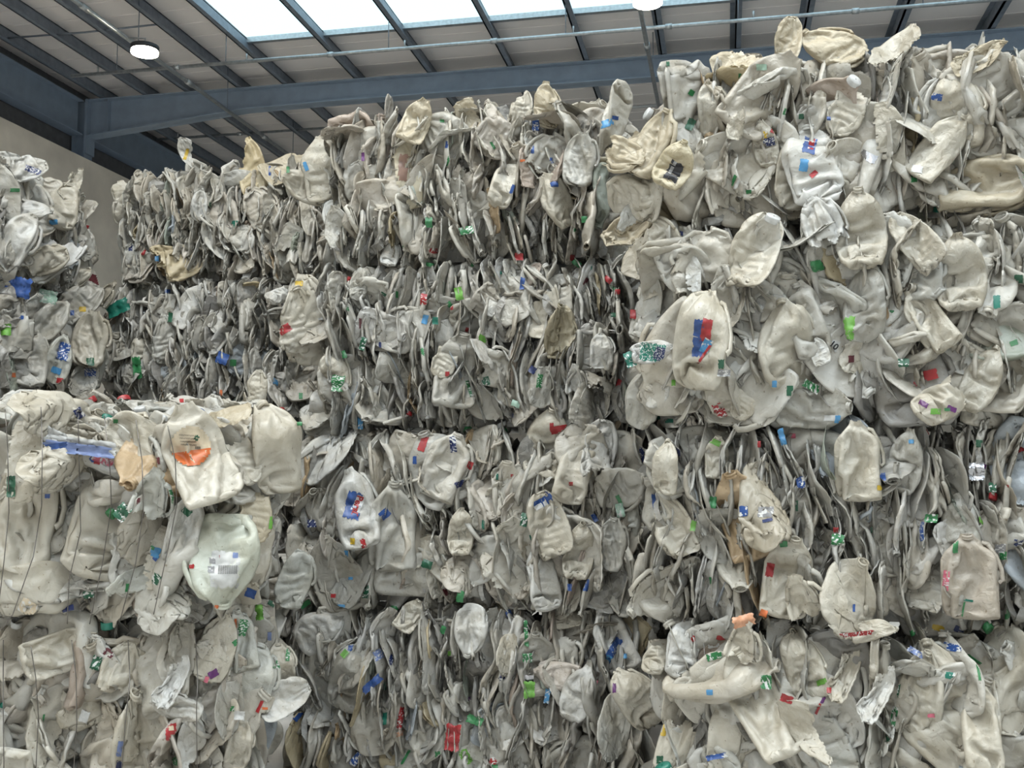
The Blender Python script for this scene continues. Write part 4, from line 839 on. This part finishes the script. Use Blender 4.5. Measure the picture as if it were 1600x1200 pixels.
LAB = [
# far left and second stack
(52,266,26,9,20,Nv),(26,297,20,6,0,G),(80,348,20,8,-10,Sk),(28,449,40,32,10,Bl),(12,449,9,14,0,R_),(75,464,28,20,10,Mi),(148,436,20,12,30,Ma),(167,335,10,11,0,R_),(129,483,11,8,0,Y_),(112,489,8,8,0,Bl),(184,481,36,20,-25,Te),(266,496,7,15,5,D),(9,515,16,18,0,Li),(30,496,14,6,0,Bl),
(99,549,18,28,15,Bl),(88,579,16,10,20,Sk),(141,582,18,12,0,Bl),(141,565,12,12,0,D),(96,595,15,8,10,R_),(214,575,13,34,-5,G),(287,627,13,8,0,R_),(347,560,18,18,20,Bl),(364,567,10,10,0,G),(347,614,8,9,0,O_),(431,597,8,16,10,Sk),(444,515,22,13,-30,R_),(467,447,12,15,0,Y_),(200,281,6,11,0,Bl),(156,309,6,9,0,D),
(291,241,5,18,18,Y_),(463,237,15,10,0,Li),(478,260,6,14,-20,Sk),(204,384,6,16,0,Nv),(367,350,10,10,0,Te),(330,320,6,8,0,D),(262,455,8,6,0,Bl),(422,267,5,15,0,Bl),(450,265,5,10,0,G),(245,404,6,8,0,Sk),
# top centre
(837,195,11,18,0,Bl),(947,193,22,11,-20,Sk),(961,184,10,6,10,Bl),(691,189,7,5,0,G),(567,245,5,13,0,Pu),(631,262,17,40,5,'brown',False),(670,348,11,16,0,G),(729,360,22,12,-10,G),(801,296,6,14,20,Bl),(815,251,10,4,0,O_),(899,356,6,13,0,G),(913,343,9,10,0,G),(863,251,7,9,0,Bl),(682,392,26,8,0,R_),(532,414,10,11,0,R_),(811,401,13,11,0,R_),(894,403,7,9,0,R_),(699,226,6,11,10,Bl),(770,227,4,12,-30,G),(700,252,4,16,20,G),(615,152,8,6,0,Pi),(832,230,5,20,0,Bl),
# second centre
(662,467,10,17,4,R_,True),(717,459,12,20,-10,Li),(816,443,7,19,5,Bl),(596,460,14,9,30,D),(547,482,10,9,30,G),(664,499,9,14,15,Sk),(680,501,9,11,0,Te),(754,529,14,13,30,Li),(729,516,5,9,20,R_),(594,541,4,13,0,Nv),(567,537,9,20,15,D),(661,550,12,8,40,G),(537,554,8,12,-20,G),(528,599,20,25,5,G,True),(699,587,7,12,0,R_),(738,606,15,26,-15,G),(759,597,12,17,-10,D),(843,595,8,21,8,G,True),
(832,578,11,11,35,Nv),(806,631,14,10,20,Mi),(470,621,6,14,0,G),(468,662,8,6,0,G),(563,661,8,19,0,Sk),(901,411,14,9,40,G),(896,404,6,9,20,R_),(927,421,8,9,0,Te),(950,437,13,8,40,R_),(965,456,8,8,0,R_),(957,449,9,7,30,G),(959,492,9,7,0,D),(967,598,6,11,20,R_),(798,649,9,7,0,Bl),(620,460,4,10,0,G),(915,440,5,12,30,Ma),(563,505,4,16,0,Ma),(706,480,4,8,0,R_),(984,561,15,24,-20,Te,True),
(989,491,9,14,0,R_,False),
# top right
(1079,194,12,18,25,D),(1053,268,30,22,-62,Bk,False),(1192,212,13,13,0,Y_,True),(1202,222,18,14,-15,Nv,True),(1208,205,9,7,30,R_),(1265,227,20,25,12,Bl,False),(1268,225,9,17,12,R_,True),(1256,258,13,19,8,Sk,False),(1271,272,13,8,-40,R_,False),(1460,151,24,11,10,Bl,True),(1428,278,9,14,0,G),(1433,264,17,11,10,Wt,True),(1043,100,5,7,0,D),(1227,175,6,10,20,G),(1252,182,8,8,0,D),
(1145,285,5,24,25,G),(1152,288,14,5,-60,Wt,True),(1357,245,26,14,25,Fo),(1596,274,8,10,0,G),(1190,105,16,10,0,Mi),(1080,145,9,9,30,G),(1157,120,6,10,0,G),(1295,185,6,6,0,Bl),(1170,300,8,6,0,G),
# second right
(1282,414,32,17,-10,G,False),(1091,528,16,58,4,Bl,False),(1104,515,16,34,8,R_,False),(1104,540,14,22,25,'sky',True),(1101,553,4,34,35,R_,False),(1325,521,18,52,4,Li,False),(1129,569,13,14,0,D,False),(1131,583,20,11,0,'grey',True),(1303,540,15,17,20,Wt,False),(1268,604,27,13,30,G,True),(1234,610,10,16,0,D),(1412,567,17,13,0,D),(1452,586,26,16,-15,R_,False),(1433,602,14,8,20,R_),(1125,643,17,28,-25,R_,True),(1046,658,13,6,0,Te),(1557,472,11,20,0,Te,False),
(1584,536,12,8,-20,G),(1443,631,15,8,30,Pu),(1462,643,16,9,0,Li),(1487,639,15,8,20,Pu),(1181,494,11,16,0,Bl),(1330,561,9,11,0,Ma),(1592,436,13,13,0,D),(1052,598,6,9,0,Li),(1019,551,38,28,8,Te,True),(1030,553,16,20,14,Nv,True),(1064,366,7,9,0,Nv),(1480,640,8,5,0,G),(1210,600,7,10,0,Sk),
# third right
(1116,690,21,9,25,Li),(1298,653,20,9,0,Wt,False),(1309,655,8,12,10,Sk),(1222,683,9,26,-15,Sk),(1238,681,10,8,0,Pi),(1445,673,7,17,-30,R_),(1526,679,16,13,0,D,True),(1530,693,10,12,0,D),(1424,690,8,6,0,Sk),(1251,754,13,17,-10,Bl,True),(1162,799,13,16,0,Bl,True),(1196,800,24,16,0,'grey',True),(1199,813,16,5,-12,Nv,False),(1114,785,11,18,5,G),(1023,791,6,38,-8,Bl),(1083,822,8,16,10,Li),(1379,748,11,18,-10,Bl),(1375,762,9,8,0,Y_),
(1526,737,24,28,0,Fo),(1536,728,10,7,20,Pu),(1551,762,12,15,0,D),(1573,760,7,5,0,R_),(1224,847,12,17,-10,G),(1203,890,12,22,10,R_,False),(1309,843,20,17,5,G,True),(1306,828,8,8,0,R_),(1364,828,11,11,40,D),(1455,810,20,13,0,G,True),(1441,828,8,36,-5,Bl),(1530,810,8,20,-10,Li),(1493,853,8,22,5,G),(1592,849,15,14,0,Nv),(1562,864,16,30,10,'grey',True),(1570,868,14,12,0,G),(1193,958,12,11,20,O_),(1162,970,34,18,-15,'peach',False),(1336,991,56,7,-6,R_,True),
(1466,981,18,9,10,Y_),(1499,985,17,12,20,Nv),(1573,960,10,16,0,G),(1334,950,4,12,0,Bl),(1512,938,18,3,10,Te),(1505,952,3,22,10,G),(1478,908,10,34,5,Pi,True),(1104,938,8,18,10,Ma,True),(1110,907,4,10,0,G),(1186,694,5,10,0,R_),(1060,705,6,16,0,Nv),(1245,790,4,16,0,D),
# third centre
(661,693,11,24,20,R_,False),(873,671,26,12,-8,R_,False),(862,667,6,12,0,R_),(708,694,10,25,-5,Nv,True),(552,790,24,42,12,Bl,False),(560,787,14,26,24,Wt,False),(849,784,30,14,-28,Bl,False),(845,790,20,8,-28,Wt,True),(734,727,9,12,20,R_,False),(719,756,16,9,-20,Nv),(892,756,6,6,0,R_),(819,812,11,22,10,D),(967,780,6,14,-25,G),(969,797,13,22,-10,Mi,True),(929,809,7,13,-30,Bl),(601,803,16,14,-40,Bl,False),(487,818,14,12,0,Nv),(551,846,7,10,0,Y_),(569,854,8,24,-15,R_,True),
(541,865,6,9,0,Sk),(548,902,7,8,0,Sk),(667,882,16,13,20,D),(755,820,4,14,0,Te),(916,914,7,19,8,Bl),(890,918,7,11,0,Bl),(719,932,11,18,10,G),(695,923,6,16,-30,Ma),(954,895,9,14,0,'brown'),(521,931,8,6,0,R_),(477,944,18,8,-35,G),(571,925,11,20,0,D,True),(648,719,6,12,0,Bl),(800,677,12,5,0,R_),(1002,711,11,24,15,Nv),(854,772,6,8,0,Nv),(800,745,4,8,0,R_),(777,745,4,10,0,Te),
# near left, upper bale
(123,646,13,16,-30,Nv),(85,683,34,24,25,Wt,False),(90,684,17,17,25,Li,True),(128,695,104,20,7,Wt,False),(123,702,104,17,7,'lilac',False),(88,697,34,9,-8,Bl,False),(150,711,24,9,-50,Bl,False),(126,702,10,6,7,Wt,False),(160,719,34,12,22,Pi,True),(168,725,22,9,22,Wt,True),(152,720,10,11,10,R_,False),(17,760,13,32,0,D),(191,800,20,26,40,D,True),(268,776,12,20,10,G,True),(292,799,15,12,40,D),(240,862,20,16,20,Sk,False),(236,855,12,6,30,G),(246,872,12,12,-50,Bl),(292,885,22,7,0,R_,True),(424,817,7,20,8,Li),
(138,929,17,12,-10,D,True),(106,951,18,9,-15,Nv),(198,921,5,18,8,G),(244,905,13,16,30,D),(392,927,16,14,20,Bl,False),(44,949,26,22,30,Cm,True),(247,720,6,11,0,Ma),(216,784,5,17,0,Ma),(181,658,7,6,0,G),(380,982,14,26,20,G,True),(341,948,16,5,0,O_),(22,586,8,7,0,O_),(425,941,11,12,30,D),(74,772,8,13,0,Bl),
(298,697,62,62,5,Cm,False,'round'),(298,697,62,62,-8,O_,False,'low'),(307,684,9,9,0,D,False,'round'),(351,890,44,56,3,Wt,False),(332,876,9,10,0,'grey',True),(330,890,10,10,0,'grey',True),(368,868,8,8,3,'lilac',False),
# near left, lower bale
(379,981,13,26,10,G,True),(370,1003,14,8,-35,G),(368,975,4,16,0,O_),(450,1023,6,20,5,G,True),(432,1038,11,12,5,G,True),(405,957,12,24,-5,Li),(267,1144,17,26,-4,R_,False),(267,1138,8,7,-10,Cm,False),(273,1185,9,22,0,G),(360,1107,13,8,5,G,True),(374,1118,16,14,5,Wt,True),(406,1104,5,20,25,R_),(414,1107,9,4,0,O_),(465,1119,9,17,40,Bl),(420,1182,8,20,45,Bl,True),(150,1036,14,22,20,'dkgreen'),(170,1020,16,12,30,Ma),(68,1122,3,12,10,G),(333,1053,16,11,-30,Pu),(132,1120,14,18,20,Wt,True),
(187,1170,8,24,10,'lilac'),(186,1198,10,18,10,Nv),(421,994,6,13,0,'lilac'),(322,1063,6,12,20,Pi),
# bottom centre
(550,1011,12,13,10,Bl,False),(539,1022,11,12,45,Li),(612,1028,7,24,20,Nv,True),(591,1023,17,15,-30,'lilac',True),(581,1069,12,36,50,Bl,False),(692,984,8,12,20,G),(700,1021,9,7,0,Li),(822,990,6,40,-3,G,True),(824,1028,15,14,0,G,True),(827,1060,14,10,0,Fo),(827,1078,17,26,0,Li,False),(789,1054,22,12,-20,Nv,True),(957,1017,13,44,32,Bl,False),(950,1030,9,12,32,'sky',False),(855,1087,8,24,10,Sk),(626,1122,8,34,12,R_,True),(628,1145,18,8,-20,'peach',True),(707,1153,22,42,6,R_,False),
(601,1123,7,19,5,Te),(742,1125,25,14,20,G,False),(727,1183,15,24,-30,Li,False),(769,1191,14,12,-40,R_,True),(773,1198,10,8,0,G),(634,1183,4,26,30,G),(556,1187,12,22,40,Bl,True),(533,947,12,5,0,Sk),(684,1180,8,12,0,G),(977,1025,5,8,0,Sk),(1031,1187,11,12,0,D),(601,1072,4,16,0,Te),(735,1092,8,6,0,Pu),(960,1075,5,14,0,Pu),(935,1065,5,8,0,Pi),
# bottom right
(1115,1023,24,16,-15,G,True),(1115,1008,18,8,-10,Wt,True),(1081,998,8,10,0,R_),(1197,1066,17,22,0,G,True),(1229,1092,19,12,20,R_,False),(1285,1065,18,9,-20,Li,False),(1294,1079,10,9,0,R_),(1287,1092,5,16,30,Pu),(1278,1108,4,18,25,R_),(1487,1056,20,10,10,Te,True),(1403,1079,6,20,10,D,True),(1396,1125,9,40,10,G,True),(1387,1152,8,14,0,D),(1487,1011,30,12,8,Bl,True),(1431,1019,26,9,30,'lilac',True),(1529,1049,4,30,-10,G),(1522,1030,4,26,-55,G),(1120,1182,34,8,-10,Bl,True),
(1105,1188,6,16,20,Bl),(1037,1141,8,18,10,'yellow'),(1109,1082,10,8,0,Sk),(1384,1005,5,4,0,Bk),(1455,1118,10,6,0,Pi),(1160,972,6,6,0,O_),
]
for t in LAB:
    label(*t[:6], **({'printed': t[6]} if len(t) > 6 else {}), **({'shape': t[7]} if len(t) > 7 else {}), off=.0014+.0006*(LAB.index(t) % 4) if len(t) < 8 else .003+.0012*['round', 'low'].index(t[7]) )
def owner_at(px, py):
    h = cast(px, py)
    if not h: return None
    o = h[2]
    while o is not None and o.name.startswith('label'): o = o.parent
    return o if o is not None and 'bottle' in o.name else None
bpy.context.view_layer.update()
lettering('Persil', 558, 790, 14.5, 108, 'red', owner_at(553, 790), bold=.04)
lettering('3x', 133, 704, 9, 7, 'white', owner_at(123, 701))
lettering('10', 1303, 540, 14, 40, 'black', owner_at(1303, 540), bold=.03)
lettering('IIIIIII IIII', 1051, 262, 7, -62, 'white', owner_at(1053, 268))
for k in range(9): lettering('lllllllllllllll', 342+3.4*k, 890, 4.2, 93, 'black', owner_at(351, 890), bold=0)
lettering('!', 343, 870, 7, 0, 'red', owner_at(351, 890))
for k in range(4): lettering('mnumnmunm', 292+k, 680+5*k, 4.5, 3, 'black', owner_at(298, 697), off=.007, bold=0)
lettering('IIIIII', 309, 700, 6, 3, 'black', owner_at(298, 697), off=.007)
